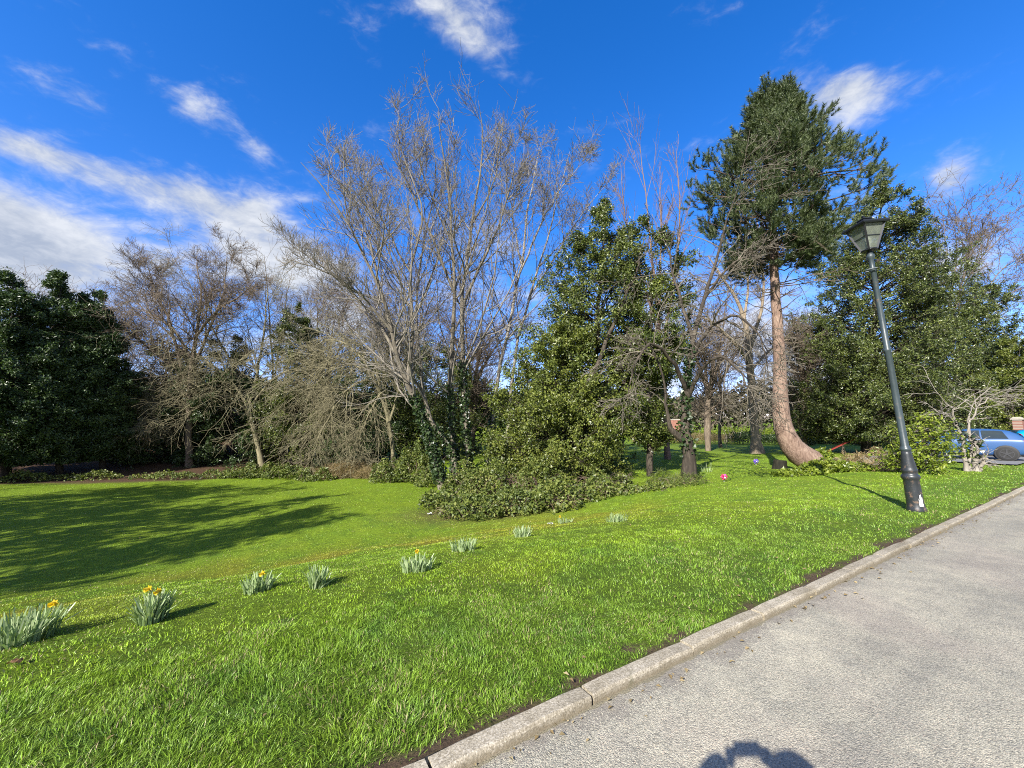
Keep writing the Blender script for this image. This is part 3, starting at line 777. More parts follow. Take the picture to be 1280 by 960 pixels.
# brown twiggy trees further back fill the gaps behind
for i, (bx, tops, lab) in enumerate([(405, [(375, 400), (395, 372), (420, 385), (440, 405)], 'hazy brown bare tree behind the low arching tree'),
                                     (500, [(455, 350), (480, 365), (515, 380), (535, 360)], 'far brown bare tree between the two groups of tall stems'),
                                     (590, [(556, 395), (580, 385), (612, 400), (640, 415)], 'far brown bare tree seen low between the tall stems and the yellow green holly bush'),
                                     (885, [(850, 430), (875, 420), (905, 425), (930, 440)], 'far twiggy bare tree behind the slim pale tree'),
                                     (1005, [(985, 440), (1000, 425), (1020, 430), (1035, 445)], 'far twiggy bare tree just right of the pine trunk'),
                                     (120, [(-20, 395), (30, 400), (110, 400), (160, 390)], 'far bare tree topping the dark evergreens at the left edge')]):
    bare_tree('bare_tree', lab, (bx, 584), [[(bx, 584, 0, .2), (bx, 500, 0, .15), ((bx * .5 + tx * .5), 440, (k - 1.5) * .6, .08), (tx, ty, (k - 1.5) * 1.4, .02)] for k, (tx, ty) in enumerate(tops)],
              [dict(n=20, t0=.2, frac=.42, fall=.4, ang=42, sdv=12, trop=.05, wander=.12, m=6, rr=.5, tip=.010, rcap=.05),
               dict(n=12, t0=.2, frac=.5, fall=.4, ang=45, sdv=14, trop=.03, wander=.14, m=5, rr=.6, tip=.008, lmin=.5),
               dict(n=8, t0=.2, frac=.5, fall=.3, ang=45, sdv=14, trop=.02, wander=.16, m=4, rr=.7, tip=.008, lmin=.35)], 'bark_brown', 'bark_brown', 210 + i, dY=(6, 7, 8, 14, 14, 8)[i])

# ---- the tall bare trees in the middle
ash = twig_levels('ash')
bare_tree('tall_bare_tree', 'tall bare tree leaning left with an ivy covered foot at the edge of the brambles', (553, 612),
          [[(554, 613, 0, .2), (544, 570, 0, .165), (532, 532, 0, .15), (510, 480, 0, .13), (490, 415, -.2, .1), (475, 363, -.4, .08), (448, 305, -.7, .06), (420, 252, -1, .04), (395, 210, -1.2, .025), (376, 183, -1.3, .012)],
           [(510, 480, 0, .12), (516, 410, .3, .095), (513, 340, .6, .07), (528, 270, .8, .05), (512, 200, 1, .035), (497, 140, 1.1, .02), (500, 88, 1.1, .01)],
           [(500, 450, 0, .09), (470, 400, .8, .07), (430, 355, 1.4, .05), (390, 325, 1.8, .03), (358, 300, 2, .012)],
           [(490, 415, -.2, .08), (455, 375, -.8, .06), (415, 345, -1.2, .04), (380, 330, -1.5, .02), (352, 322, -1.7, .01)],
           [(475, 363, -.4, .06), (462, 300, -.2, .045), (440, 250, 0, .03), (420, 205, .1, .015), (412, 170, .1, .008)],
           [(513, 340, .6, .06), (480, 280, .9, .045), (462, 225, 1.1, .03), (440, 175, 1.2, .012)]],
          ash, 'bark_tan', 'twig_pale', 301, ivy=[(0, .03, .27, 2200, .08)])
bare_tree('tall_bare_tree', 'tall bare tree with the crooked low fork, second of the tall stems from the left', (574, 598),
          [[(575, 600, 0, .2), (570, 572, 0, .17), (556, 545, 0, .15), (537, 524, 0, .13), (527, 490, .1, .11), (524, 440, .3, .095), (520, 380, .5, .075), (530, 300, .8, .055), (545, 220, 1, .04), (540, 140, 1.1, .02), (535, 95, 1.1, .01)],
           [(537, 524, 0, .1), (512, 482, -.4, .08), (490, 440, -.8, .06), (462, 400, -1.1, .04), (428, 362, -1.4, .02)],
           [(522, 420, .4, .08), (500, 350, 1.2, .06), (470, 280, 1.8, .045), (440, 215, 2.2, .025), (428, 160, 2.4, .01)],
           [(521, 390, .5, .07), (545, 330, .1, .05), (560, 260, -.3, .035), (572, 190, -.5, .02), (575, 140, -.6, .01)]],
          ash, 'bark_tan', 'twig_pale', 302, ivy=[(0, .02, .14, 900, .07)], dY=.4)
bare_tree('tall_bare_tree', 'tallest bare tree, twin straight stems in the centre of the photo', (580, 600),
          [[(570, 600, 0, .17), (566, 540, 0, .15), (563, 480, 0, .14), (566, 420, 0, .125), (569, 370, 0, .11), (563, 290, 0, .085), (560, 220, 0, .06), (552, 150, -.1, .035), (548, 92, -.2, .012)],
           [(586, 600, 0, .18), (583, 540, 0, .16), (580, 470, 0, .15), (577, 400, 0, .13), (580, 350, 0, .11), (590, 280, .1, .085), (600, 200, .2, .06), (604, 130, .3, .035), (598, 78, .3, .012)],
           [(578, 385, 0, .1), (600, 335, -.4, .08), (622, 285, -.7, .06), (638, 225, -1, .04), (645, 165, -1.1, .02), (640, 125, -1.2, .01)],
           [(563, 300, 0, .07), (540, 245, .6, .05), (525, 190, 1, .035), (515, 130, 1.2, .015)],
           [(569, 370, 0, .09), (545, 310, -.6, .07), (520, 250, -1, .05), (500, 190, -1.3, .03), (488, 140, -1.5, .012)],
           [(590, 280, .1, .07), (615, 225, .6, .05), (625, 165, .9, .03), (630, 110, 1.1, .012)]],
          ash, 'bark_tan', 'twig_pale', 303, ivy=[(0, .02, .24, 1300, .06), (1, .02, .28, 1700, .07)], dY=.2)
silv = [dict(n=14, t0=.3, frac=.34, fall=.7, ang=32, sdv=10, trop=.09, wander=.12, m=8, rr=.55, tip=.008, rcap=.05),
        dict(n=10, t0=.18, frac=.5, fall=.4, ang=42, sdv=14, trop=.06, wander=.16, m=6, rr=.6, tip=.0085, lmin=.35),
        dict(n=5, t0=.2, frac=.55, fall=.3, ang=46, sdv=14, trop=.05, wander=.17, m=5, rr=.65, tip=.0075, lmin=.4)]
bare_tree('tall_bare_tree', 'silvery bare tree with curling pale twigs rising behind the big holly', (612, 590),
          [[(610, 592, 0, .15), (617, 520, 0, .14), (624, 460, 0, .12), (638, 400, 0, .1), (652, 330, 0, .085), (660, 260, 0, .06), (668, 200, .1, .035), (676, 150, .2, .012)],
           [(628, 592, 0, .13), (636, 520, .2, .12), (645, 440, .4, .1), (662, 370, .6, .085), (684, 300, .8, .06), (700, 230, 1, .035), (712, 165, 1, .012)],
           [(648, 345, 0, .08), (672, 290, -.4, .06), (695, 240, -.7, .04), (722, 195, -1, .02), (745, 168, -1.1, .01)],
           [(662, 370, .6, .07), (695, 320, 1, .055), (722, 275, 1.4, .04), (748, 235, 1.6, .02), (765, 210, 1.7, .01)],
           [(652, 330, 0, .07), (640, 270, .4, .05), (650, 210, .7, .035), (655, 155, .9, .012)]],
          silv, 'bark_silver', 'twig_pale', 304, dY=.8, ivy=[(0, .02, .22, 900, .06)])

# ---- middle: hollies
evergreen('holly_tree', 'big glossy holly with a narrow pointed top right of the tall bare trees', (712, 592),
          [(246, 755, 760), (275, 738, 784), (300, 708, 808), (345, 678, 822), (390, 656, 822), (440, 636, 822), (500, 618, 815), (560, 615, 800), (580, 640, 780)],
          190, 'leaf_holly', 401, per=15, spread=.42, zpow=.75, trunk_r=.2, L=.16, W=.09, dY=-.6, axis_px=735, sub=(7, 5), rise=.45)
evergreen('holly_tree', 'open holly with sky showing between its limbs, right of the pointed holly', (812, 588),
          [(268, 808, 822), (300, 790, 850), (340, 775, 866), (380, 770, 870), (440, 770, 860), (500, 775, 850), (555, 780, 840)],
          105, 'leaf_holly', 402, per=15, trunk_r=.15, L=.16, W=.09, dY=-1.2, sub=(6, 5), rise=.6, spread=.42,
          stems=[[(742, 470, -.5, .1), (765, 410, -.5, .08), (790, 350, -.3, .05), (805, 300, 0, .02)], [(780, 480, 0, .09), (800, 420, 0, .07), (832, 370, 0, .04), (850, 320, 0, .02)]])
evergreen('holly_bush', 'yellow green holly bush in front of the pointed holly, low over the brambles', (690, 605),
          [(392, 700, 718), (415, 672, 742), (445, 640, 758), (500, 612, 778), (550, 604, 785), (590, 612, 780), (600, 640, 760)],
          165, 'leaf_light', 403, per=14, spread=.42, trunk_r=.1, L=.15, W=.085, sub=(7, 5), rise=.5, cat='bush')

# ---- small dark-trunked tree right of the hollies
drp2 = [dict(n=10, t0=.3, frac=.45, fall=.4, ang=45, sdv=14, trop=-.05, wander=.13, m=8, rr=.5, tip=.0075, rcap=.04, lmin=.7, lmax=2.4),
        dict(n=6, t0=.15, frac=.55, fall=.35, ang=44, sdv=14, trop=-.07, wander=.16, m=6, rr=.65, tip=.0085, lmin=.35),
        dict(n=4, t0=.15, frac=.5, fall=.3, ang=46, sdv=14, trop=-.05, wander=.18, m=5, rr=.75, tip=.0075, lmin=.25)]
bare_tree('bare_tree', 'small bare tree with a dark stubby trunk and drooping pale twigs beside the pink toy', (860, 603),
          [[(861, 604, 0, .26), (860, 575, 0, .22), (857, 548, 0, .19), (857, 510, 0, .13), (860, 470, 0, .11), (866, 425, 0, .09), (880, 375, 0, .07), (896, 320, .1, .05), (912, 265, .2, .03), (925, 225, .3, .012)],
           [(856, 552, 0, .15), (842, 540, -.1, .11), (834, 520, -.2, .06), (830, 480, -.3, .04), (818, 440, -.5, .03), (800, 420, -.8, .015)],
           [(858, 490, 0, .09), (840, 450, -.6, .07), (815, 430, -1.1, .05), (795, 450, -1.5, .035), (786, 500, -1.7, .015)],
           [(862, 450, 0, .08), (888, 410, -.5, .06), (920, 395, -1, .045), (945, 415, -1.4, .03), (960, 460, -1.6, .012)],
           [(858, 500, 0, .08), (880, 460, -1, .06), (905, 445, -1.6, .045), (930, 470, -2, .03), (945, 520, -2.2, .012)],
           [(866, 425, 0, .07), (850, 370, .5, .05), (838, 320, .8, .03), (846, 270, 1, .012)],
           [(880, 375, 0, .06), (905, 340, -.4, .045), (935, 320, -.8, .03), (960, 330, -1.1, .015)]],
          drp2, 'bark_dark', 'bark_tan', 305, ivy=[(0, .08, .4, 700, .05)])
bare_tree('bare_tree', 'bare tree with upright reddish shoots behind the open holly', (835, 582),
          [[(835, 582, 0, .16), (830, 480, 0, .12), (822, 380, 0, .09), (812, 290, 0, .05), (800, 180, 0, .012)],
           [(828, 440, 0, .09), (842, 350, .3, .07), (850, 270, .5, .04), (845, 185, .6, .012)],
           [(825, 420, 0, .08), (800, 340, -.3, .06), (782, 270, -.5, .035), (776, 205, -.6, .012)],
           [(824, 400, 0, .07), (826, 300, .8, .05), (825, 200, 1, .012)]],
          [dict(n=14, t0=.35, frac=.3, fall=.5, ang=26, sdv=8, trop=.14, wander=.07, m=6, rr=.5, tip=.008, rcap=.03),
           dict(n=6, t0=.2, frac=.5, fall=.4, ang=30, sdv=10, trop=.1, wander=.09, m=5, rr=.6, tip=.0065, lmin=.4)], 'bark_red', 'bark_red', 306, dY=4)
bare_tree('bare_tree', 'bare tree with a sunlit flared trunk between the stubby tree and the pine', (946, 567),
          [[(947, 568, 0, .42), (945, 552, 0, .3), (942, 520, 0, .27), (938, 470, 0, .24), (935, 425, 0, .2), (925, 385, .2, .13), (905, 350, .5, .08), (885, 320, .8, .04)],
           [(936, 440, 0, .15), (948, 400, -.3, .11), (955, 360, -.5, .08), (950, 310, -.7, .05), (945, 270, -.8, .02)],
           [(936, 450, 0, .12), (910, 420, -.6, .09), (885, 400, -1, .06), (862, 395, -1.4, .03), (845, 405, -1.6, .012)],
           [(930, 400, 0, .1), (935, 350, .8, .07), (925, 305, 1.3, .04), (910, 265, 1.6, .015)],
           [(938, 465, 0, .1), (960, 440, .5, .07), (985, 425, 1, .05), (1005, 430, 1.4, .025)]],
          [dict(n=13, t0=.3, frac=.45, fall=.4, ang=50, sdv=14, trop=.02, wander=.15, m=7, rr=.5, tip=.009, rcap=.05),
           dict(n=8, t0=.2, frac=.5, fall=.35, ang=48, sdv=14, trop=.0, wander=.18, m=5, rr=.65, tip=.008, lmin=.4),
           dict(n=5, t0=.2, frac=.5, fall=.35, ang=48, sdv=14, trop=.0, wander=.18, m=4, rr=.65, tip=.007, lmin=.3)], 'bark_warm', 'bark_brown', 307)
bare_tree('bare_tree', 'slim pale bare tree behind the pink toy, in front of the yellow hedge', (901, 562),
          [[(901, 563, 0, .16), (899, 540, 0, .13), (902, 500, 0, .12), (898, 450, 0, .09), (905, 400, 0, .06), (910, 360, 0, .03)],
           [(900, 490, 0, .08), (885, 440, 0, .06), (872, 400, .3, .03)], [(901, 480, 0, .08), (920, 440, 0, .05), (930, 410, 0, .03)]],
          [dict(n=12, t0=.3, frac=.4, fall=.4, ang=48, sdv=14, trop=.02, wander=.14, m=6, rr=.5, tip=.01),
           dict(n=7, t0=.2, frac=.5, fall=.35, ang=48, sdv=14, trop=.0, wander=.16, m=5, rr=.65, tip=.009, lmin=.4)], 'bark_brown', 'bark_brown', 308, dY=3)

# ---- the pine with the bent trunk
def pine():
    rng = np.random.default_rng(77)
    g_, Y = base_of(1004, 587)
    root = empty('pine_tree', g_, 'tall dark pine with a bare pinkish trunk bent like an elbow at its foot', 'tree')
    P, Rr = limbs_to_world([[(1022, 586, -.1, .46), (1013, 577, 0, .50), (1001, 569, 0, .49), (989, 556, 0, .43), (980, 537, 0, .37), (976, 510, 0, .33), (975, 470, 0, .28), (973, 420, 0, .245),
                             (969, 365, 0, .215), (967, 320, 0, .19), (966, 260, 0, .15), (967, 200, 0, .10), (968, 160, 0, .06), (968, 122, 0, .02)]], Y, 40, rng, .008)
    P[0, 0] = at(1024, 588, Y); Rr[0] *= np.interp(np.arange(40), [0, 14, 40], [1, .84, .84])
    # rounded butt of the trunk where it lies on the soil
    ta, ca = Acc(), Acc()
    e0 = P[0, 0] - nrm(P[0, 1] - P[0, 0]) * .16
    PP = np.concatenate([[e0 - nrm(P[0, 1] - P[0, 0]) * .02, e0], P[0]])[None]; RR = np.concatenate([[.02, .30], Rr[0]])[None]
    ta.add(*tubes(PP, RR, 18))
    trunk = P[0]
    rows = [(124, 965, 972), (134, 957, 981), (150, 944, 996), (166, 932, 1008), (182, 912, 1024), (198, 890, 1046), (212, 876, 1072), (230, 868, 1086), (250, 866, 1080), (268, 870, 1066), (292, 882, 1052), (320, 900, 1038), (335, 915, 1028)]
    n = 128
    py = np.sort(np.concatenate([rng.choice(np.linspace(140, 322, 10), n - 70) + rng.normal(0, 3.2, n - 70), rng.uniform(290, 335, 14), rng.uniform(134, 176, 20), rng.uniform(124, 146, 14), rng.choice([176, 196, 214], 22)])); n = len(py)
    l_, r_ = prof_at(rows, py)
    ph = rng.uniform(0, 2 * math.pi, n)
    order = np.argsort(trunk[:, 2])
    A = np.array([at(967, q, Y) for q in py])
    sx = np.array([at(968, q, Y)[0] - at(967, q, Y)[0] for q in py])
    Rl = np.maximum((967 - l_) * sx, .25); Rg = np.maximum((r_ - 967) * sx, .25); Ry = (Rl + Rg) / 2 * .85
    rad = 1 / np.sqrt((np.cos(ph) / np.where(np.cos(ph) > 0, Rg, Rl)) ** 2 + (np.sin(ph) / Ry) ** 2) * rng.uniform(.62, 1.0, n)
    E = A + np.stack([np.cos(ph) * rad, np.sin(ph) * rad, np.zeros(n)], 1)
    # the boughs one can tell apart in the crown, tip by tip
    E[:, :2] = A[:, :2] + (E[:, :2] - A[:, :2]) * .86
    tipl = [(858, 206, 0), (866, 236, -1), (856, 252, 1), (874, 278, 0), (905, 198, -.5), (918, 180, .8), (930, 162, 0), (940, 136, 0), (954, 120, 0), (986, 122, 0), (1000, 136, .3), (1022, 156, 0), (1030, 150, -.6),
            (1042, 172, .5), (1056, 190, -.4), (1078, 200, .6), (1100, 208, -.5), (1116, 206, 0), (1104, 232, .5), (1092, 250, -.6), (1074, 272, .3), (1050, 296, -.4), (968, 150, -1.6), (950, 178, -2), (985, 186, -2), (945, 214, -2.4), (975, 222, -2.8),
            (1005, 226, -2.2), (930, 246, -2), (962, 256, -3), (996, 262, -2.6), (1030, 240, -1.8), (950, 290, -2), (985, 296, -1.8), (1020, 282, -1.5), (900, 300, -.8), (890, 230, 1.2), (1010, 200, 1.5)]
    Ee = np.array([at(a_, b_, Y + c_) for a_, b_, c_ in tipl]); Ae = np.stack([np.interp(Ee[:, 2], trunk[order, 2], trunk[order, c]) for c in range(3)], 1)
    Ee = Ae + (Ee - Ae) * .9; re_ = np.linalg.norm((Ee - Ae)[:, :2], axis=1)
    E = np.concatenate([E, Ee]); A = np.concatenate([A, Ae]); rad = np.concatenate([rad, re_]); n = len(E)
    zs = A[:, 2] - rad * rng.uniform(-.02, .26, n)
    zs = np.clip(zs, at(967, 345, Y)[2], at(968, 124, Y)[2])
    S0 = np.stack([np.interp(zs, trunk[order, 2], trunk[order, c]) for c in range(3)], 1)
    t = np.linspace(0, 1, 9)[None, :, None]
    C = (S0 + E) / 2 - np.stack([np.zeros(n), np.zeros(n), rad * .10], 1)
    P1 = (1 - t) ** 2 * S0[:, None] + 2 * t * (1 - t) * C[:, None] + t * t * E[:, None]
    P1[:, 1:] += rng.normal(size=P1[:, 1:].shape) * .05
    R1 = np.clip(rad * .016, .02, .07)[:, None] * (1 - t[..., 0]) + .012 * t[..., 0]
    la = Acc(); la.add(*tubes(P1, R1, 5))
    P2, R2 = grow(P1, R1, 8, rng, .38, 1, .30, .4, 46, 12, .05, .10, 5, .6, .01, lmin=.5, lmax=1.5)
    la.add(*tubes(P2, R2, 4)); la.build('limb', M['bark_limb'], root, g_)
    P3, R3 = grow(P2, R2, 2, rng, .3, 1, .6, .3, 46, 12, .14, .10, 4, .7, .009, lmin=.3, lmax=.7)
    # bottle-brush tufts at the shoot ends
    tips = np.concatenate([P3[:, -1], P2[:, -1], P1[:, -1]]); ax = np.concatenate([P3[:, -1] - P3[:, -2], P2[:, -1] - P2[:, -2], P1[:, -1] - P1[:, -2]])
    ax = nrm(ax); ax[:, 2] += .7; ax = nrm(ax)
    K = 80; nt_ = len(tips)
    u = rng.random((nt_, K)); a_ = ax[:, None, :]
    L_ = rng.uniform(.32, .60, (nt_, 1, 1))
    base = tips[:, None] + a_ * (u[..., None] - .35) * L_
    v = rng.normal(size=(nt_, K, 3)); v = nrm(v - (v * a_).sum(-1, keepdims=True) * a_)
    d = nrm(a_ * .95 + v)
    tip = base + d * rng.uniform(.12, .20, (nt_, K, 1))
    wv = nrm(np.cross(d, rng.normal(size=d.shape))) * .011
    V = np.stack([base - wv, base + wv, tip], 2).reshape(-1, 3)
    ca.add(V, np.arange(len(V)).reshape(-1, 3))
    # dead lower snags
    dz = rng.uniform(0, 1, 34); q0 = np.array([at(968, 395 - 95 * k, Y) for k in dz])
    ph = rng.uniform(0, 2 * math.pi, 34); ln = rng.uniform(.8, 2.8, 34)
    D_ = np.stack([np.cos(ph), np.sin(ph), rng.uniform(-.25, .2, 34)], 1)
    S1 = np.stack([np.interp(q0[:, 2], trunk[order, 2], trunk[order, c]) for c in range(3)], 1)
    t = np.linspace(0, 1, 5)[None, :, None]
    PS = S1[:, None] + D_[:, None] * ln[:, None, None] * t + rng.normal(size=(34, 5, 3)) * .05
    RS = np.broadcast_to(.025 * (1 - t[..., 0]) + .006, (34, 5))
    sa = Acc(); sa.add(*tubes(PS, RS, 4)); P4, R4 = grow(PS, RS, 6, rng, .3, 1, .45, .4, 45, 12, 0, .12, 4, .7, .006); sa.add(*tubes(P4, R4, 3))
    ta.build('trunk', M['bark_pine'], root, g_); ca.build('crown', M['needle'], root, g_, False); sa.build('dead_branch', M['bark_brown'], root, g_)
pine()

# a sawn stump beside the bent trunk, shade painted into its near-black bark
M['shaded_stump_bark'] = bark_mat('shaded_stump_bark', [(.25, (.006, .006, .004)), (.5, (.016, .015, .010)), (.75, (.04, .036, .022))])
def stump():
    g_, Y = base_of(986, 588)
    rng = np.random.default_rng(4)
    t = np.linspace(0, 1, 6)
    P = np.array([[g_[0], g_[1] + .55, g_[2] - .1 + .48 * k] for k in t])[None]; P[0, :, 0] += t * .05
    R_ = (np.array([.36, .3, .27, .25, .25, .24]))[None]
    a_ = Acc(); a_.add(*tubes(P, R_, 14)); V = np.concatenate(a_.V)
    o = mk('tree_stump', np.concatenate([V, [P[0, -1]]]), [np.concatenate(a_.F[4]), np.array([[len(V) - 14 + k, len(V) - 14 + (k + 1) % 14, len(V)] for k in range(14)])], M['shaded_stump_bark'], base=g_)
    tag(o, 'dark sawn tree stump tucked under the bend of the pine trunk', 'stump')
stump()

# ---- right: evergreen mass behind the lamp
evergreen('holly_tree', 'tall dark green holly right behind the lamp post, beside the pine', (1082, 568),
          [(228, 1098, 1108), (250, 1078, 1128), (300, 1048, 1150), (350, 1022, 1168), (420, 1008, 1180), (500, 1000, 1180), (540, 1008, 1172), (556, 1040, 1150)],
          400, 'leaf_right', 501, per=19, trunk_r=.3, L=.2, W=.105, dY=1.0, sub=(7, 5), low=.9, rise=.4)
evergreen('holly_tree', 'broad glossy holly above the parked blue cars', (1198, 560),
          [(338, 1192, 1206), (360, 1168, 1234), (400, 1146, 1256), (450, 1136, 1268), (500, 1132, 1272), (530, 1140, 1262)],
          270, 'leaf_right', 502, per=18, trunk_r=.25, L=.22, W=.115, dY=2.5, sub=(7, 5), low=1.6)
evergreen('evergreen_shrub', 'green shrub at the right edge behind the cars', (1262, 565),
          [(420, 1262, 1290), (450, 1240, 1310), (500, 1230, 1330), (545, 1230, 1335)], 90, 'leaf_light', 503, per=14, trunk_r=.12, L=.22, W=.12, dY=6, cat='shrub')
evergreen('laurel_bush', 'sunlit lime green laurel bush just behind the foot of the lamp post', (1146, 592),
          [(520, 1150, 1165), (535, 1132, 1174), (560, 1114, 1180), (585, 1104, 1170), (591, 1112, 1160)], 60, 'leaf_lime', 504, per=3.5, trunk_r=.05, L=.15, W=.08, sub=(5, 4), rho=(.5, 1.15), cat='bush', dY=.3)
bare_tree('bare_tree', 'far bare tree with a flat spreading top above the hollies at the right', (1185, 552),
          [[(1180, 560, 0, .4), (1180, 470, 0, .3), (1172, 400, 0, .2), (1160, 340, 0, .12), (1150, 300, 0, .07), (1142, 272, 0, .02)],
           [(1178, 430, 0, .2), (1190, 360, .6, .13), (1196, 310, 1, .08), (1190, 272, 1.2, .02)],
           [(1179, 440, 0, .2), (1200, 370, -.6, .13), (1225, 325, -1, .08), (1258, 290, -1.4, .04), (1275, 278, -1.5, .015)],
           [(1179, 430, 0, .17), (1205, 345, 0, .11), (1220, 300, 0, .06), (1225, 268, 0, .02)],
           [(1179, 450, 0, .17), (1215, 390, .5, .12), (1250, 340, 1, .08), (1290, 310, 1.4, .04), (1310, 300, 1.5, .015)],
           [(1179, 470, 0, .15), (1225, 410, -1, .1), (1262, 368, -1.6, .06), (1300, 352, -2, .02)]],
          [dict(n=18, t0=.3, frac=.36, fall=.4, ang=38, sdv=12, trop=.05, wander=.12, m=6, rr=.5, tip=.03, rcap=.09),
           dict(n=8, t0=.25, frac=.5, fall=.35, ang=42, sdv=14, trop=.04, wander=.15, m=5, rr=.6, tip=.026, lmin=.6),
           dict(n=6, t0=.25, frac=.5, fall=.35, ang=42, sdv=14, trop=.03, wander=.16, m=4, rr=.7, tip=.022, lmin=.5)], 'bark_brown', 'bark_brown', 309, dY=14)
bare_tree('small_bare_shrub', 'little bare shrub with a knobbly cut pale trunk in front of the blue car', (1214, 589),
          [[(1208, 590, 0, .07), (1206, 572, 0, .06), (1204, 555, 0, .055), (1198, 535, 0, .045), (1190, 515, 0, .03), (1180, 500, -.1, .02), (1165, 490, -.2, .008)],
           [(1214, 590, 0, .06), (1213, 575, 0, .05), (1214, 552, 0, .045), (1208, 530, .1, .03), (1216, 505, .2, .02), (1232, 488, .3, .012), (1245, 482, .4, .006)],
           [(1219, 590, 0, .10), (1220, 570, 0, .09), (1219, 553, 0, .08), (1212, 545, 0, .05)],
           [(1204, 552, 0, .035), (1218, 515, -.2, .025), (1238, 498, -.4, .015), (1262, 500, -.6, .006)],
           [(1198, 535, 0, .03), (1184, 520, -.2, .02), (1168, 512, -.3, .008)],
           [(1224, 590, 0, .06), (1228, 580, -.1, .05), (1230, 572, -.15, .04)]],
          [dict(n=9, t0=.4, frac=.4, fall=.3, ang=45, sdv=14, trop=-.03, wander=.16, m=6, rr=.5, tip=.006),
           dict(n=6, t0=.2, frac=.5, fall=.3, ang=45, sdv=14, trop=-.04, wander=.18, m=5, rr=.6, tip=.005, lmin=.2)], 'bark_silver', 'bark_silver', 310, cat='shrub', ivy=[(0, .1, .6, 120, .05), (2, .2, 1, 60, .04)])

# ---- brambles, rough growth and low shrubs
def mound(name, label, cat, blobs, n, leaf, seed, L=.10, W=.075, canes=60, cane_mat='bark_red', group=None):
    """low tangle: leaves through a volume of overlapping humps plus arching canes; blobs = (photo x, photo y of the foot, half width m, half depth m, height m)"""
    rng = np.random.default_rng(seed)
    B = []
    for (px, py, rx, ry, h) in blobs:
        g_ = ground(px, py); B.append((g_[0], g_[1], rx, ry, h))
    B = np.array(B); root = empty(name, (B[0, 0], B[0, 1], float(height(B[0, 0], B[0, 1]))), label, cat, group); g0 = np.array(root.location)
    wgt = B[:, 2] * B[:, 3] * (B[:, 4] + .3); k = rng.choice(len(B), n, p=wgt / wgt.sum())
    r = np.sqrt(rng.random(n)); th = rng.uniform(0, 2 * math.pi, n)
    x = B[k, 0] + np.cos(th) * r * B[k, 2]; y = B[k, 1] + np.sin(th) * r * B[k, 3]
    top = B[k, 4] * np.sqrt(np.maximum(1 - r ** 2, 0)) * np.clip(fbm(x, y, 1.9, seed, 3) * 3.2 - .55, .10, 1.7)
    z = height(x, y) + .02 + top * (1 - np.abs(rng.normal(0, .22, n)).clip(0, 1))
    P = np.stack([x, y, z], 1)
    ca = Acc(); ca.add(*leaf_mesh(P, rng, L, W, up=.9)); ca.build('foliage', M[leaf], root, g0, False)
    if canes:
        k = rng.choice(len(B), canes, p=wgt / wgt.sum()); r = np.sqrt(rng.random(canes)) * .9; th = rng.uniform(0, 2 * math.pi, canes)
        x = B[k, 0] + np.cos(th) * r * B[k, 2]; y = B[k, 1] + np.sin(th) * r * B[k, 3]
        a = rng.uniform(0, 2 * math.pi, canes); ln = rng.uniform(.4, 1.3, canes) * np.maximum(B[k, 4], .3); hh = B[k, 4] * rng.uniform(.6, 1.25, canes)
        t = np.linspace(0, 1, 7)
        PX = x[:, None] + np.cos(a)[:, None] * ln[:, None] * t; PY = y[:, None] + np.sin(a)[:, None] * ln[:, None] * t
        PZ = height(x, y)[:, None] - .03 + hh[:, None] * (2.6 * t - 2.1 * t * t)[None, :]
        Pc = np.stack([PX, PY, PZ], -1); Pc[:, 1:] += rng.normal(size=Pc[:, 1:].shape) * .02
        sa = Acc(); sa.add(*tubes(Pc, np.broadcast_to(np.linspace(.007, .003, 7), (canes, 7)), 3)); tag(sa.build('stem', M[cane_mat], root, g0), kind='stuff')
    return root

mound('bramble_thicket', 'large tangled bramble mound at the foot of the tall bare trees', 'brambles',
      [(590, 644, 1.0, .8, .38), (555, 634, .8, .9, .5), (640, 640, 1.1, .9, .55), (690, 636, 1.0, .9, .55), (620, 620, 1.4, 1.2, .95), (680, 617, 1.4, 1.2, .95), (735, 622, 1.0, .9, .6), (580, 612, 1.0, 1.2, .85)],
      22000, 'leaf_bramble', 601, canes=320)
mound('bramble_thicket', 'low bramble patch thinning out under the hollies beside the shaded grass', 'brambles',
      [(780, 617, .7, .5, .22), (820, 612, .5, .4, .18), (760, 608, .9, .7, .5)], 1700, 'leaf_bramble', 602, canes=180, cane_mat='bark_brown')
mound('bramble_thicket', 'rounded bramble clump left of the ivy covered leaning stem', 'brambles',
      [(515, 602, 1.1, 1.0, 1.35), (488, 602, 1.0, .9, .9), (538, 607, .7, .8, .9)], 10000, 'leaf_bramble', 603, canes=60)
mound('rough_grass', 'tawny dry long grass along the far lawn edge below the arching twigs', 'long grass', [(440, 596, 1.4, .7, .5), (410, 598, 1.2, .6, .35), (465, 598, .9, .6, .45)], 9000, 'straw', 604, L=.32, W=.014, canes=0)
mound('bramble_thicket', 'bramble and ivy strip along the lawn edge at the foot of the leaning bare tree', 'brambles',
      [(325, 596, 1.3, .8, .55), (360, 598, 1.4, .8, .55), (395, 600, 1.1, .7, .4), (300, 597, 1.1, .7, .35)], 8000, 'leaf_bramble', 605, canes=50)
mound('bramble_thicket', 'dark low ground ivy along the shaded lawn edge at the far left', 'ground ivy',
      [(20, 602, 1.3, .9, .35), (85, 600, .8, .6, .2), (125, 599, 1.0, .8, .3), (180, 598, .7, .6, .18), (215, 598, 1.2, .9, .3), (275, 597, 1.0, .8, .35)], 3600, 'leaf_bramble', 606, canes=20)
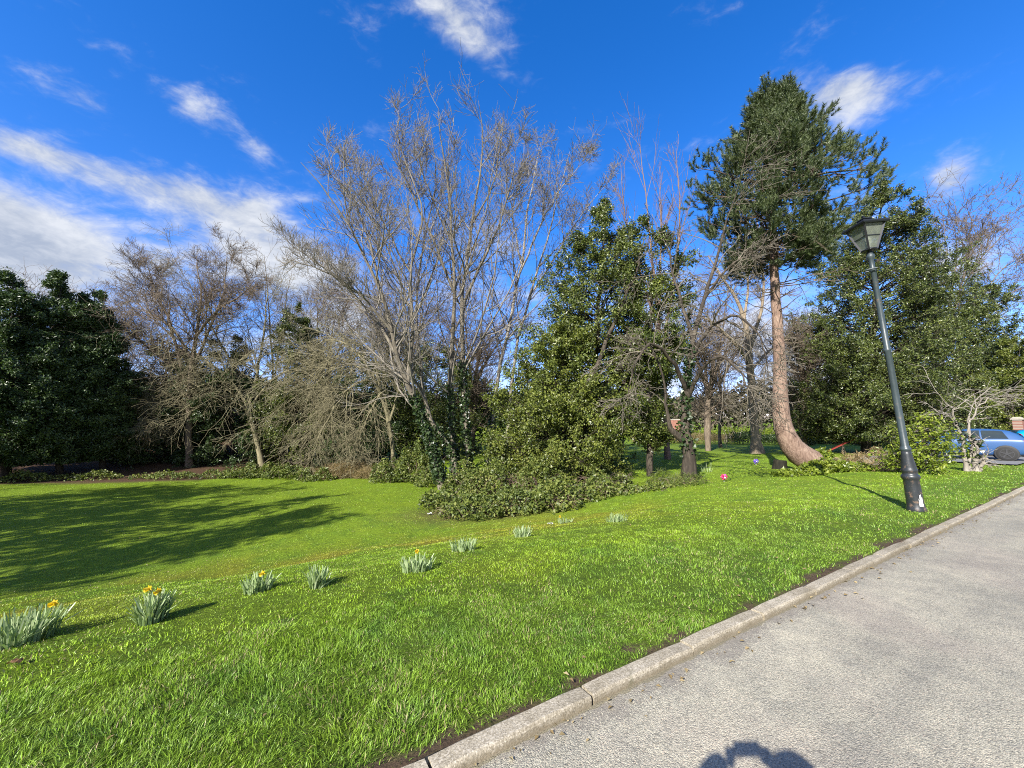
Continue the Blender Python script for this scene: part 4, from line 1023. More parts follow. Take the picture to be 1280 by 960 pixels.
mound('nettle_patch', 'bright green low weeds around the bent foot of the pine', 'weeds',
      [(1035, 590, 1.2, .7, .35), (1060, 588, 1.2, .6, .3), (1000, 595, .9, .5, .22), (1015, 592, .6, .5, .2), (1030, 580, .5, .5, .5)], 5200, 'leaf_lime', 607, L=.11, W=.07, canes=40, cane_mat='bark_olive')
mound('dry_weeds', 'pale dead weed stems between the pine weeds and the lime laurel', 'weeds', [(1085, 584, 1.3, .7, .5), (1105, 588, .8, .5, .4)], 2200, 'straw', 608, L=.2, W=.03, canes=120, cane_mat='bark_silver')
mound('rough_grass', 'scruffy dark grass around the stubby dark trunk', 'long grass', [(858, 606, .7, .5, .3), (835, 603, .8, .5, .3)], 1800, 'leaf_bramble', 609, L=.2, W=.016, canes=30)

def fallen():
    rng = np.random.default_rng(660); n = 420
    s_ = rng.uniform(-14, 22, n); d_ = np.abs(rng.normal(0, 1, n)) * np.where(rng.random(n) < .35, .35, 7) + KERB_W
    x, y = xy(s_, d_); P = np.stack([x, y, height(x, y) + rng.uniform(.012, .035, n)], 1)
    m_ = 260; s2 = rng.uniform(-1, 16, m_); d2 = -np.abs(rng.normal(0, .10, m_)) - .004; x2, y2 = xy(s2, d2); P = np.concatenate([P, np.stack([x2, y2, np.full(m_, .009)], 1)])
    a_ = Acc(); a_.add(*leaf_mesh(P, rng, .030, .02, up=4)); o = a_.build('fallen_leaves', M['straw'], None, None, False)
    tag(o, 'scattered dry brown leaves lying in the grass', 'fallen leaves', kind='stuff')
fallen()

# ---- background beyond the pine
def stems_(st, rad, root, g_):
    if len(st) > 25:
        sa = Acc(); sa.add(*tubes(st, np.broadcast_to(rad, (len(st), len(rad))), 5)); sa.build('stem', M['bark_dark'], root, g_); return
    for q in st:
        sa = Acc(); sa.add(*tubes(q[None], rad[None], 6)); sa.build('stem', M['bark_dark'], root, g_)

def bush(label, px, py, rx, h, leaf, seed, dY=0, name='evergreen_shrub', n=3600, L=.16, W=.09, cat='shrub'):
    rng = np.random.default_rng(seed)
    g_, Y = base_of(px, py)
    g_ = g_ + np.array([ray(px, py)[0] * dY, dY, 0]); g_[2] = float(height(g_[0], g_[1]))
    root = empty(name, g_, label, cat)
    v = nrm(rng.normal(size=(n, 3))); v[:, 2] = np.abs(v[:, 2]); r = 1 - np.abs(rng.normal(0, .17, n)).clip(0, .9)
    lum = .75 + .5 * vnoise(v[:, 0] * 3 + seed, v[:, 2] * 3 + v[:, 1] * 2, 1.0)
    P = g_ + v * (r * lum)[:, None] * np.array([rx, rx * .9, h])
    P[:, 2] = np.maximum(P[:, 2], g_[2] + .04)
    ca = Acc(); ca.add(*leaf_mesh(P, rng, L, W, .6, out=v)); 
    st = np.stack([np.linspace([0, 0, -.1], [a * rx * .6, b * rx * .6, h * .8], 5) for a, b in rng.uniform(-1, 1, (7, 2))]) + g_
    stems_(st, np.linspace(.05, .012, 5), root, g_)
    ca.build('foliage', M[leaf], root, g_, False)
    return root

bush('rounded dark shrub just right of the pine trunk beyond the shaded grass', 1003, 557, 1.3, 1.7, 'leaf_right', 701, 1)
bush('pale green rounded shrub in the sun beyond the bend of the pine', 1022, 556, 1.0, 1.4, 'leaf_light', 702, 2)
bush('dark rounded shrub above the red plank', 1046, 556, 1.5, 1.9, 'leaf_right', 703, 2)
bush('low green shrub beneath the tall holly behind the lamp', 1088, 558, 1.6, 1.6, 'leaf_right', 704, 2)
bush('dark shrub under the broad holly left of the cars', 1170, 566, 1.6, 2.0, 'leaf_right', 705, 3)
bush('lime green shrub seen over the roof of the blue car', 1246, 560, 2.6, 3.2, 'leaf_lime', 706, 7, n=5000, L=.2, W=.12)
bush('green shrub behind the lime bush and the lamp post', 1128, 562, 1.5, 2.6, 'leaf_light', 707, 2)
def hedge_row(name, label, cat, x0, x1, py, h, leaf, seed, dY, n, L=.16, W=.09, thick=.8):
    rng = np.random.default_rng(seed)
    a, b = ground(x0, py), ground(x1, py)
    a = a + np.array([ray(x0, py)[0], 1, 0]) * dY; b = b + np.array([ray(x1, py)[0], 1, 0]) * dY
    t = rng.random(n); P = a + (b - a) * t[:, None]
    ln = np.linalg.norm((b - a)[:2]); cx = nrm(np.array([-(b - a)[1], (b - a)[0], 0])[None])[0]
    u = rng.uniform(-1, 1, n)
    P = P + cx * (u * thick)[:, None]
    hh = h * (.75 + .5 * vnoise(t * ln, u, .7, seed)) * np.sqrt(1 - .6 * u * u)
    P[:, 2] = height(P[:, 0], P[:, 1]) + hh * np.sqrt(rng.random(n))
    g_ = np.array([a[0], a[1], float(height(a[0], a[1]))]); root = empty(name, g_, label, cat)
    ca = Acc(); ca.add(*leaf_mesh(P, rng, L, W, .6)); ca.build('foliage', M[leaf], root, g_, False)
    k = max(6, int(ln / .7)); tt = np.linspace(0, 1, k)[:, None]; Q = a + (b - a) * tt; Q[:, 2] = height(Q[:, 0], Q[:, 1]) - .1
    st = np.stack([Q, Q + [0, 0, h * .4], Q + np.array([.05, 0, h * .8])], 1)
    stems_(st, np.array([.04, .03, .012]), root, g_)
hedge_row('hedge', 'dark clipped hedge behind the flared bare trunk', 'hedge', 915, 985, 557, 1.3, 'leaf_dark', 711, 4, 6000)
hedge_row('hedge', 'straw coloured scrub hedge beyond the shaded grass behind the stubby tree', 'hedge', 790, 925, 556, 1.2, 'straw', 712, 5, 7000, L=.3, W=.05, thick=1.2)
hedge_row('flowering_hedge', 'yellow flowering hedge far behind the slim pale tree', 'hedge', 835, 985, 552, 2.1, 'leaf_lime', 713, 12, 9000, L=.2, W=.12)
hedge_row('hedge', 'long dark hedge closing the view behind the left trees', 'hedge', -260, 330, 566, 5.0, 'leaf_dark', 714, 4, 42000, L=.32, W=.18, thick=2.0)
hedge_row('hedge', 'long dark hedge closing the view behind the tall bare trees', 'hedge', 330, 780, 566, 5.2, 'leaf_dark', 715, 3, 30000, L=.3, W=.17, thick=1.6)
hedge_row('hedge', 'tall green hedge at the back of the car park', 'hedge', 1090, 1420, 551, 4.6, 'leaf_right', 716, 12, 26000, L=.34, W=.2, thick=1.8)

# far wood that reads as one mass
def far_wood():
    rng = np.random.default_rng(720); V_ = Acc()
    n = 90000
    az = rng.uniform(R(-75), R(75), n); rr = rng.uniform(95, 125, n)
    x, y = np.sin(az) * rr, np.cos(az) * rr
    h = 7 + 7 * fbm(az * 30, rr * .05, 1.0, 720) 
    z = np.sqrt(rng.random(n)) * h
    V_.add(*leaf_mesh(np.stack([x, y, z], 1), rng, .8, .6, .4))
    o = V_.build('far_wood', M['leaf_far'], None, None, False); tag(o, 'hazy far wood closing the view low on the horizon', 'woodland', kind='stuff')
M['leaf_far'] = foliage_mat('leaf_far', [(.1, (.05, .05, .035)), (.5, (.10, .09, .06)), (.9, (.16, .14, .10))], rough=.8, trans=.1, spec=.1, patch=.08)
far_wood()

# red brick garden wall glimpsed far beyond the stubby tree
def brick_material():
    m, nt, out = newmat('red_brick'); t_ = nd(nt, 'ShaderNodeTexCoord')
    mp = nd(nt, 'ShaderNodeMapping'); mp.inputs['Rotation'].default_value = (R(90), 0, 0); nt.links.new(t_.outputs['Object'], mp.inputs[0])
    b = nd(nt, 'ShaderNodeTexBrick'); b.inputs['Scale'].default_value = 4.4; b.inputs['Color1'].default_value = (.17, .05, .035, 1); b.inputs['Color2'].default_value = (.26, .095, .06, 1)
    b.inputs['Mortar'].default_value = (.26, .22, .18, 1); b.inputs['Mortar Size'].default_value = .018; nt.links.new(mp.outputs[0], b.inputs['Vector'])
    p = nd(nt, 'ShaderNodeBsdfPrincipled'); p.inputs['Roughness'].default_value = .9
    nt.links.new(b.outputs['Color'], p.inputs['Base Color']); nt.links.new(p.outputs[0], out.inputs[0]); return m
M['brick'] = brick_material()
M['stone'] = plain('coping_stone', (.36, .33, .28), .9)

def add_box(bm, c, s, rz=0, bev=0):
    r = bmesh.ops.create_cube(bm, size=1)
    vs = r['verts']
    for v in vs: v.co = Vector((v.co.x * s[0], v.co.y * s[1], v.co.z * s[2]))
    if bev:
        es = list({e for v in vs for e in v.link_edges})
        out = bmesh.ops.bevel(bm, geom=es, offset=bev, segments=2, affect='EDGES'); vs = list({v for f in out['faces'] for v in f.verts} | {v for v in vs if v.is_valid})
    mt = Matrix.Translation(c) @ Matrix.Rotation(rz, 4, 'Z')
    for v in vs: v.co = mt @ v.co
    return vs

a_, b_ = at(836, 540, 62), at(862, 540, 60); a_[2] = b_[2] = 0
ln = float(np.linalg.norm((b_ - a_)[:2])); mid_ = (a_ + b_) / 2
wz = float(height(mid_[0], mid_[1]))
root = empty('brick_wall', (mid_[0], mid_[1], wz), 'red brick wall glimpsed far behind the stubby dark trunk', 'wall', rot=(0, 0, math.atan2(b_[1] - a_[1], b_[0] - a_[0])))
bm = bmesh.new(); add_box(bm, (0, 0, 1.6), (ln, .3, 3.4)); bm_obj('wall_face', bm, M['brick'], root)
bm = bmesh.new(); add_box(bm, (0, 0, 3.36), (ln + .1, .4, .12), bev=.02); bm_obj('coping', bm, M['stone'], root)
g_ = ground(1280, 572); g_ = g_ + np.array([ray(1277, 572)[0], 1, 0]) * 7
pz = float(height(g_[0], g_[1]))
root = empty('brick_pillar', (g_[0], g_[1], pz), 'square brick gate pillar behind the bright blue car', 'pillar', rot=(0, 0, .5))
bm = bmesh.new(); add_box(bm, (0, 0, 1.1), (.46, .46, 2.3), bev=.01); bm_obj('shaft', bm, M['brick'], root)
bm = bmesh.new(); add_box(bm, (0, 0, 2.3), (.6, .6, .12), bev=.02); add_box(bm, (0, 0, 2.4), (.44, .44, .1), bev=.03); bm_obj('cap', bm, M['stone'], root)

# ---- trees beyond the left edge of the picture; their shadows fall across the lawn
for i, (q, p, h, rx) in enumerate([(-11.2, -9.5, 10.0, 1.7), (-14.8, -8.2, 10.6, 2.0), (-16.6, -12.0, 11.0, 2.0), (-18.6, -9.5, 11.5, 2.2), (-20.8, -8.0, 10.5, 2.2), (-23.2, -10.5, 11.5, 2.3), (-31, -13, 12.5, 3.0), (-37.5, -12, 13, 3.2)]):
    x = q * .868 + p * .497; y = -q * .497 + p * .868
    z = float(height(x, y)); rng = np.random.default_rng(800 + i)
    root = empty('off_lawn_tree', (x, y, z), ['slender evergreen outside the left edge whose shadow ends nearest the centre of the lawn', 'evergreen outside the left edge, second from the bank, shading the lawn', 'evergreen outside the left edge standing furthest back from the lawn', 'broad evergreen outside the left edge, shading the middle of the dark lawn', 'evergreen outside the left edge standing nearest the dark lawn',
                                              'evergreen outside the left edge, shading the far left lawn', 'big evergreen outside the left edge, shading the lawn border', 'biggest evergreen outside the left edge, shading the dark trees'][i], 'tree')
    b0 = np.array([x, y, z])
    P = np.stack([b0 + [0, 0, -.1], b0 + [.1, 0, h * .4], b0 + [0, .1, h * .75], b0 + [0, 0, h]])
    tr = resample(np.concatenate([P, np.array([[.22], [.15], [.08], [.015]])], 1), 14)
    ta, ca = Acc(), Acc(); ta.add(*tubes(tr[None, :, :3], tr[None, :, 3], 8))
    P1, R1 = grow(tr[None, 3:, :3], tr[None, 3:, 3], 75, rng, .0, 1, rx / h * 1.9, .5, 76, 10, .06, .08, 6, .5, .01)
    ta.add(*tubes(P1, R1, 4)); P2, R2 = grow(P1, R1, 8, rng, .25, 1, .4, .4, 45, 12, .02, .12, 5, .6, .006, lmin=.25); ta.add(*tubes(P2, R2, 3))
    sg = P2.reshape(-1, 3); pk = sg[rng.integers(0, len(sg), 6000)] + rng.normal(size=(6000, 3)) * .12
    ca.add(*leaf_mesh(pk, rng, .22, .12, .5)); ta.build('trunk', M['bark_dark'], root, b0); ca.build('crown', M['leaf_dark'], root, b0, False)

# ------------------------------------------------------------------ lamp post
def lathe(prof, n=24, cap=True):
    bm = bmesh.new(); rings = []
    for r, z in prof:
        rings.append([bm.verts.new((r * math.cos(2 * math.pi * k / n), r * math.sin(2 * math.pi * k / n), z)) for k in range(n)])
    for a, b in zip(rings, rings[1:]):
        for k in range(n): bm.faces.new((a[k], a[(k + 1) % n], b[(k + 1) % n], b[k]))
    if cap: bm.faces.new(rings[0][::-1]); bm.faces.new(rings[-1])
    return bm

def paint_mat(name, base, rust):
    m, nt, out = newmat(name); t_ = nd(nt, 'ShaderNodeTexCoord'); ob = t_.outputs['Object']
    sx = nd(nt, 'ShaderNodeSeparateXYZ'); nt.links.new(ob, sx.inputs[0])
    n1 = noise(nt, ob, 9, 6, .7); n2 = noise(nt, ob, 40, 4, .7)
    mp = nd(nt, 'ShaderNodeMapping'); mp.inputs['Scale'].default_value = (26, 26, 2.0); nt.links.new(ob, mp.inputs[0]); st = noise(nt, mp.outputs[0], 1, 5, .65)
    c = mixc(nt, st, [v * .6 for v in base], [v * 1.7 for v in base])
    fade = nd(nt, 'ShaderNodeMapRange'); nt.links.new(sx.outputs[2], fade.inputs[0]); fade.inputs[1].default_value = .0; fade.inputs[2].default_value = 1.2; fade.inputs[3].default_value = .07; fade.inputs[4].default_value = -.02
    rm = nd(nt, 'ShaderNodeMapRange'); nt.links.new(math_n(nt, 'ADD', n1, fade.outputs[0]), rm.inputs[0]); rm.inputs[1].default_value = .60; rm.inputs[2].default_value = .70
    c = mixc(nt, math_n(nt, 'MULTIPLY', rm.outputs[0], .7), c, rust)
    p = nd(nt, 'ShaderNodeBsdfPrincipled'); p.inputs['Specular IOR Level'].default_value = .5
    nt.links.new(c, p.inputs['Base Color'])
    nt.links.new(ramp(nt, n1, [(.3, (.28,) * 3), (.7, (.55,) * 3)]), p.inputs['Roughness'])
    nt.links.new(bump(nt, n2, .25, .004), p.inputs['Normal']); nt.links.new(p.outputs[0], out.inputs[0]); return m
M['lamp_paint'] = paint_mat('grey_green_paint', (.032, .044, .047), (.16, .10, .06))
M['lamp_base'] = paint_mat('dark_worn_paint', (.020, .023, .025), (.21, .13, .08))
M['lantern_metal'] = plain('black_lantern_paint', (.009, .010, .012), .4, var=.4)
m, nt, out = newmat('old_glass')
tn = nd(nt, 'ShaderNodeBsdfTransparent'); tn.inputs[0].default_value = (.90, .92, .86, 1)
gl = nd(nt, 'ShaderNodeBsdfGlossy'); gl.inputs['Roughness'].default_value = .08
df = nd(nt, 'ShaderNodeBsdfDiffuse'); df.inputs[0].default_value = (.42, .46, .38, 1)
lw = nd(nt, 'ShaderNodeLayerWeight'); lw.inputs[0].default_value = .25
m1 = nd(nt, 'ShaderNodeMixShader'); nt.links.new(math_n(nt, 'ADD', math_n(nt, 'MULTIPLY', lw.outputs['Fresnel'], .6), .05), m1.inputs[0]); nt.links.new(tn.outputs[0], m1.inputs[1]); nt.links.new(gl.outputs[0], m1.inputs[2])
m2 = nd(nt, 'ShaderNodeMixShader'); tg = nd(nt, 'ShaderNodeTexCoord'); nt.links.new(ramp(nt, noise(nt, tg.outputs['Object'], 5, 4, .6), [(.3, (.18,) * 3), (.7, (.38,) * 3)]), m2.inputs[0])
nt.links.new(m1.outputs[0], m2.inputs[1]); nt.links.new(df.outputs[0], m2.inputs[2]); nt.links.new(m2.outputs[0], out.inputs[0])
M['glass'] = m
M['white_paper'] = plain('white_paper', (.8, .8, .78), .7, var=.06)

lb = ground(1146, 639)
ltop = at(1081, 281, float(lb[1]) * 1.0)
lean = math.atan2(ltop[0] - lb[0], ltop[2] - lb[2])
HL = float(np.hypot(ltop[0] - lb[0], ltop[2] - lb[2]))     # height to the lantern's roof edge
lamp = empty('street_lamp', (lb[0], lb[1], lb[2] - .03), 'leaning old style dark green lamp post with a four sided glass lantern beside the drive', 'street lamp', rot=(0, lean, 0))
k = HL / 5.3
def P_(l): return [(r * .83, z * k) for r, z in l]
bm_obj('base', lathe(P_([(.165, 0), (.168, .05), (.160, .09), (.148, .11), (.142, .20), (.136, .44), (.132, .56), (.140, .575), (.158, .60), (.160, .63), (.146, .65), (.128, .665), (.126, .70), (.138, .715), (.141, .74), (.128, .76),
                         (.124, .80), (.108, .90), (.090, 1.02), (.084, 1.07)])), M['lamp_base'], lamp, True)
bm_obj('pole', lathe(P_([(.084, 1.07), (.098, 1.08), (.100, 1.11), (.086, 1.13), (.068, 1.16), (.064, 2.0), (.060, 2.86), (.071, 2.875), (.072, 2.905), (.060, 2.92), (.055, 3.6), (.049, 4.40), (.058, 4.41), (.060, 4.44), (.050, 4.46), (.049, 4.62), (.062, 4.64), (.078, 4.68), (.080, 4.71), (.058, 4.73), (.05, 4.80)])), M['lamp_paint'], lamp, True)
bm = bmesh.new()
for sgn in (-1, 1):
    r = bmesh.ops.create_cone(bm, cap_ends=True, segments=10, radius1=.014, radius2=.014, depth=.15)
    bmesh.ops.transform(bm, matrix=Matrix.Translation((-.045 * sgn - .03, -.07 * sgn, 4.43 * k)) @ Matrix.Rotation(R(90), 4, 'Y') @ Matrix.Rotation(.6, 4, 'X'), verts=r['verts'])
bm_obj('ladder_bar', bm, M['lamp_paint'], lamp)
# lantern: square, tapering down, corner towards the camera
YAW = R(-42) + R(41); BT, TT = .08, .20      # half sides, bottom and top
z0, z1 = 4.82 * k, HL - .02
vang = [YAW + R(45 + 90 * q) for q in range(4)]
def corner(h, z, q): return Vector((h * math.sqrt(2) * math.cos(vang[q]), h * math.sqrt(2) * math.sin(vang[q]), z))
def bar(bm, a, b, t):
    d = b - a; L_ = d.length
    r = bmesh.ops.create_cube(bm, size=1)
    for v in r['verts']: v.co = Vector((v.co.x * t, v.co.y * t, v.co.z * L_))
    bmesh.ops.transform(bm, matrix=Matrix.Translation((a + b) / 2) @ d.to_track_quat('Z', 'Y').to_matrix().to_4x4(), verts=r['verts'])
zm = z0 + (z1 - z0) * .52; HM = BT + (TT - BT) * .52
bm = bmesh.new()
for q in range(4):
    bar(bm, corner(BT, z0, q), corner(TT, z1, q), .032)
    bar(bm, corner(BT, z0, q), corner(BT, z0, (q + 1) % 4), .034)
    bar(bm, corner(HM, zm, q), corner(HM, zm, (q + 1) % 4), .012)
bm_obj('lantern_frame', bm, M['lantern_metal'], lamp)
for q in range(4):
    bm = bmesh.new(); s_ = .97
    vs = [bm.verts.new(v) for v in (corner(BT * s_, z0, q), corner(BT * s_, z0, (q + 1) % 4), corner(TT * s_, z1, (q + 1) % 4), corner(TT * s_, z1, q))]
    f_ = bm.faces.new(vs); bmesh.ops.solidify(bm, geom=[f_], thickness=.003); bm_obj('glass_pane', bm, M['glass'], lamp)
bm = bmesh.new()
lev = [(TT + .045, z1 - .015), (TT + .055, z1 + .01), (TT + .05, z1 + .04), (TT + .0, z1 + .055), (.10, z1 + .10), (.075, z1 + .105), (.075, z1 + .14), (.09, z1 + .145), (.088, z1 + .16), (.04, z1 + .185), (.015, z1 + .2), (.02, z1 + .22), (.008, z1 + .24)]
rings = [[bm.verts.new(corner(h, z, q)) for q in range(4)] for h, z in lev]
for a, b in zip(rings, rings[1:]):
    for q in range(4): bm.faces.new((a[q], a[(q + 1) % 4], b[(q + 1) % 4], b[q]))
bm.faces.new(rings[0][::-1]); bm.faces.new(rings[-1]); bm_obj('lantern_roof', bm, M['lantern_metal'], lamp)
bm = lathe([(.05, 4.79 * k), (.06, 4.81 * k), (.12, z0 - .02), (.125, z0 + .005), (.1, z0 + .012)], 16); bm_obj('lantern_cup', bm, M['lantern_metal'], lamp, True)
bm = lathe([(.02, z0), (.03, z0 + .03), (.03, z0 + .1), (.055, z0 + .14), (.06, z0 + .2), (.04, z0 + .26), (.01, z0 + .28)], 14); bm_obj('bulb', bm, plain('frosted_bulb', (.6, .6, .56), .4), lamp, True)
# torn white paper patch near the foot
bm = bmesh.new(); rp = random.Random(6); vs = []
# faces the drive and the camera
pa = math.atan2(-lb[1], -lb[0]) + R(38)
outl = [(-.28, .13), (-.24, .26), (-.10, .235), (-.13, .31), (.06, .335), (.12, .27), (.24, .29), (.22, .2), (.3, .13), (.02, .125)]
vs = [bm.verts.new(((.1305) * math.cos(pa + a), (.1305) * math.sin(pa + a), z * k + .0)) for a, z in outl]
bm.faces.new(vs); f_ = list(bm.faces); bmesh.ops.solidify(bm, geom=f_, thickness=-.002); bm_obj('paper_patch', bm, M['white_paper'], lamp)

# ------------------------------------------------------------------ cars
def car_paint(name, c, metal=.35):
    m, nt, out = newmat(name); p = nd(nt, 'ShaderNodeBsdfPrincipled')
    t_ = nd(nt, 'ShaderNodeTexCoord'); n = noise(nt, t_.outputs['Object'], 3, 4)
    nt.links.new(mixc(nt, n, [v * .9 for v in c], [min(1, v * 1.1) for v in c]), p.inputs['Base Color'])
    p.inputs['Metallic'].default_value = metal; p.inputs['Roughness'].default_value = .34; p.inputs['Coat Weight'].default_value = .45; p.inputs['Coat Roughness'].default_value = .06
    nt.links.new(p.outputs[0], out.inputs[0]); return m
M['tyre'] = plain('tyre_rubber', (.022, .022, .022), .85)
M['rim'] = plain('dark_alloy', (.09, .09, .095), .35, .8)
M['rim_light'] = plain('bright_alloy', (.6, .6, .62), .3, .8)
M['car_glass'] = plain('tinted_car_glass', (.02, .03, .035), .06, 0, .8)
M['tail_red'] = plain('red_lens', (.45, .01, .015), .15, 0, .7)
M['black_trim'] = plain('black_trim', (.015, .015, .016), .6)
M['lens'] = plain('clear_lens', (.55, .57, .6), .12, .3)

def make_car(label, loc, rz, paint, rim):
    root = empty('parked_car', loc, label, 'car', 'cars parked behind the verge', rot=(0, 0, rz))
    # side sections of a small hatchback, x forward; (x, half width, sill z, belt z, roof z, roof half width)
    st = [(-1.98, .66, .42, .62, .64, .60), (-1.95, .74, .32, .86, .90, .66), (-1.86, .80, .26, .94, 1.02, .66), (-1.70, .83, .23, .96, 1.22, .60), (-1.45, .85, .21, .97, 1.38, .57), (-1.0, .86, .20, .96, 1.46, .57), (-.4, .865, .19, .94, 1.48, .57),
          (.1, .865, .19, .92, 1.45, .56), (.5, .865, .19, .91, 1.34, .57), (.85, .86, .20, .90, 1.12, .62), (1.1, .85, .21, .89, .955, .68), (1.4, .83, .23, .85, .89, .64), (1.7, .79, .26, .76, .80, .60), (1.9, .70, .32, .62, .66, .52), (1.98, .58, .40, .52, .54, .46)]
    bm = bmesh.new(); rings = []
    for x, hw, zs, zb, zr, rw in st:
        half = [(0, zs), (hw * .86, zs), (hw * .975, zs + .10), (hw, (zs + zb) * .5), (hw * .985, zb - .05), (hw * .95, zb), (rw + (hw * .95 - rw) * .45, zb + (zr - zb) * .55), (rw, zr - min(.05, (zr - zb) * .4)), (rw * .8, zr), (0, zr + .015)]
        loop = [(y, z) for y, z in half] + [(-y, z) for y, z in half[-2:0:-1]]
        rings.append([bm.verts.new((x, y, z)) for y, z in loop])
    n = len(rings[0])
    for a, b in zip(rings, rings[1:]):
        for q in range(n): bm.faces.new((a[q], b[q], b[(q + 1) % n], a[(q + 1) % n]))
    bm.faces.new(rings[0]); bm.faces.new(rings[-1][::-1])
    body = bm_obj('body', bm, paint, root, True)
    sub = body.modifiers.new('round', 'SUBSURF'); sub.levels = 2; sub.render_levels = 2
    # glass set a few millimetres proud of the cabin
    def sec(x):
        xs = [s_[0] for s_ in st]; return [float(np.interp(x, xs, [s_[c] for s_ in st])) for c in range(1, 6)]
    def side_pt(x, f, sgn, o=.012):
        hw, zs, zb, zr, rw = sec(x)
        y = hw * .95 + (rw - hw * .95) * f; z = zb + (zr - zb) * f
        return (x, sgn * (y + o + .012 * math.sin(math.pi * f)), z)
    for sgn in (-1, 1):
        for (xa, xb) in ((-.52, .66), (-1.38, -.58)):
            bm = bmesh.new(); nx, nf = 9, 5; g = []
            for i in range(nx):
                row = []
                for j in range(nf):
                    u, f = i / (nx - 1), .10 + .74 * j / (nf - 1)
                    xx = xa + (xb - xa) * u
                    if xa > -.55: xx -= .30 * f * u
                    else: xx += .20 * f * (1 - u)
                    row.append(bm.verts.new(side_pt(xx, f, sgn)))
                g.append(row)
            for i in range(nx - 1):
                for j in range(nf - 1): bm.faces.new((g[i][j], g[i + 1][j], g[i + 1][j + 1], g[i][j + 1]))
            bm_obj('side_window', bm, M['car_glass'], root, True)
    def end_glass(pts, name):
        bm = bmesh.new(); g = []
        for (x, z, hw) in pts: g.append([bm.verts.new((x, hw * s_, z + .012 * (1 - s_ * s_))) for s_ in np.linspace(-1, 1, 7)])
        for a, b in zip(g, g[1:]):
            for q in range(6): bm.faces.new((a[q], a[q + 1], b[q + 1], b[q]))
        bm_obj(name, bm, M['car_glass'], root, True)
    end_glass([(1.08, 1.005, .62), (.86, 1.165, .57), (.53, 1.365, .50)], 'windscreen')
    end_glass([(-1.905, 1.03, .56), (-1.76, 1.22, .53), (-1.52, 1.395, .48)], 'rear_window')
    for sgn in (-1, 1):
        bm = bmesh.new(); vs = add_box(bm, (-1.86, sgn * .735, .90), (.20, .15, .13), sgn * .35, .025); bm_obj('tail_light', bm, M['tail_red'], root, True)
        bm = bmesh.new(); add_box(bm, (1.76, sgn * .62, .70), (.24, .24, .11), -sgn * .45, .03); bm_obj('headlight', bm, M['lens'], root, True)
        bm = bmesh.new(); add_box(bm, (.62, sgn * .99, .98), (.10, .18, .12), 0, .03); bm_obj('wing_mirror', bm, paint, root, True)
        for xw in (-1.24, 1.24):
            # dark arch, tyre, rim
            y = sgn * .80
            def ring(prof, mat_, nm, par):
                bm = bmesh.new(); n_ = 28; rr = []
                for r, yy in prof: rr.append([bm.verts.new((r * math.cos(2 * math.pi * q / n_), sgn * yy, r * math.sin(2 * math.pi * q / n_))) for q in range(n_)])
                for a, b in zip(rr, rr[1:]):
                    for q in range(n_): bm.faces.new((a[q], a[(q + 1) % n_], b[(q + 1) % n_], b[q]))
                bm.faces.new(rr[-1]); bm.faces.new(rr[0])
                o = bm_obj(nm, bm, mat_, par, True); return o
            ar = ring([(.375, -.14), (.375, .072), (.36, .076)], M['black_trim'], 'wheel_arch', root); ar.location = (xw, y, .33)
            ty = ring([(.20, -.12), (.29, -.12), (.315, -.09), (.32, .06), (.305, .085), (.225, .092)], M['tyre'], 'wheel', root); ty.location = (xw, y, .32)
            bm = bmesh.new()
            for q in range(5):
                vs = add_box(bm, (0, 0, .115), (.055, .03, .21), 0, .006)
                bmesh.ops.transform(bm, matrix=Matrix.Translation((0, sgn * .094, 0)) @ Matrix.Rotation(2 * math.pi * q / 5, 4, 'Y'), verts=[v for v in vs if v.is_valid])
            r = bmesh.ops.create_cone(bm, cap_ends=True, segments=16, radius1=.06, radius2=.05, depth=.03); bmesh.ops.transform(bm, matrix=Matrix.Translation((0, sgn * .1, 0)) @ Matrix.Rotation(R(90), 4, 'X'), verts=r['verts'])
            r = bmesh.ops.create_circle(bm, segments=28, radius=.222); outer = r['verts']
            ex = bmesh.ops.extrude_edge_only(bm, edges=list({e for v in outer for e in v.link_edges})); nv = [v for v in ex['geom'] if isinstance(v, bmesh.types.BMVert)]
            for v in nv: v.co *= .88
            bmesh.ops.transform(bm, matrix=Matrix.Translation((0, sgn * .1, 0)) @ Matrix.Rotation(R(90), 4, 'X'), verts=outer + nv)
            bm_obj('rim', bm, M[rim], ty)
    bm = bmesh.new(); add_box(bm, (-1.955, 0, .40), (.10, 1.30, .20), 0, .03); bm_obj('bumper_trim', bm, M['black_trim'], root)
    bm = bmesh.new(); add_box(bm, (0, 0, .235), (3.3, 1.5, .10), 0, .02); bm_obj('underbody', bm, M['black_trim'], root)
    return root

cg = at(1258, 581, 18.6); cz = .09
wheel_c = np.array([cg[0], cg[1]])
vaz = math.atan2(wheel_c[0], wheel_c[1])                     # bearing of the rear wheel
head = Vector((-math.cos(vaz), math.sin(vaz), 0))            # nose to the left, side-on to the camera
rz = math.atan2(head.y, head.x) + R(4)
c0 = Vector((wheel_c[0], wheel_c[1], cz)) + Vector((math.cos(rz), math.sin(rz), 0)) * 1.24 - Vector((math.cos(vaz + math.pi / 2), 0, 0)) * 0
make_car('steel blue hatchback parked side on behind the little bare shrub', c0, rz, car_paint('steel_blue_paint', (.028, .085, .22), .1), 'rim')
c1 = at(1278, 578, 21.2); c1[2] = cz
c1 = Vector(c1) + Vector((math.sin(vaz), math.cos(vaz), 0)) * .4 + Vector((-math.cos(rz), -math.sin(rz), 0)) * .35
make_car('bright cyan blue car at the right edge of the photo, beyond the steel blue one', c1 + Vector((-math.cos(rz), -math.sin(rz), 0)) * 1.0, rz + math.pi + R(14), car_paint('cyan_blue_paint', (.0, .26, .55), .1), 'rim_light')

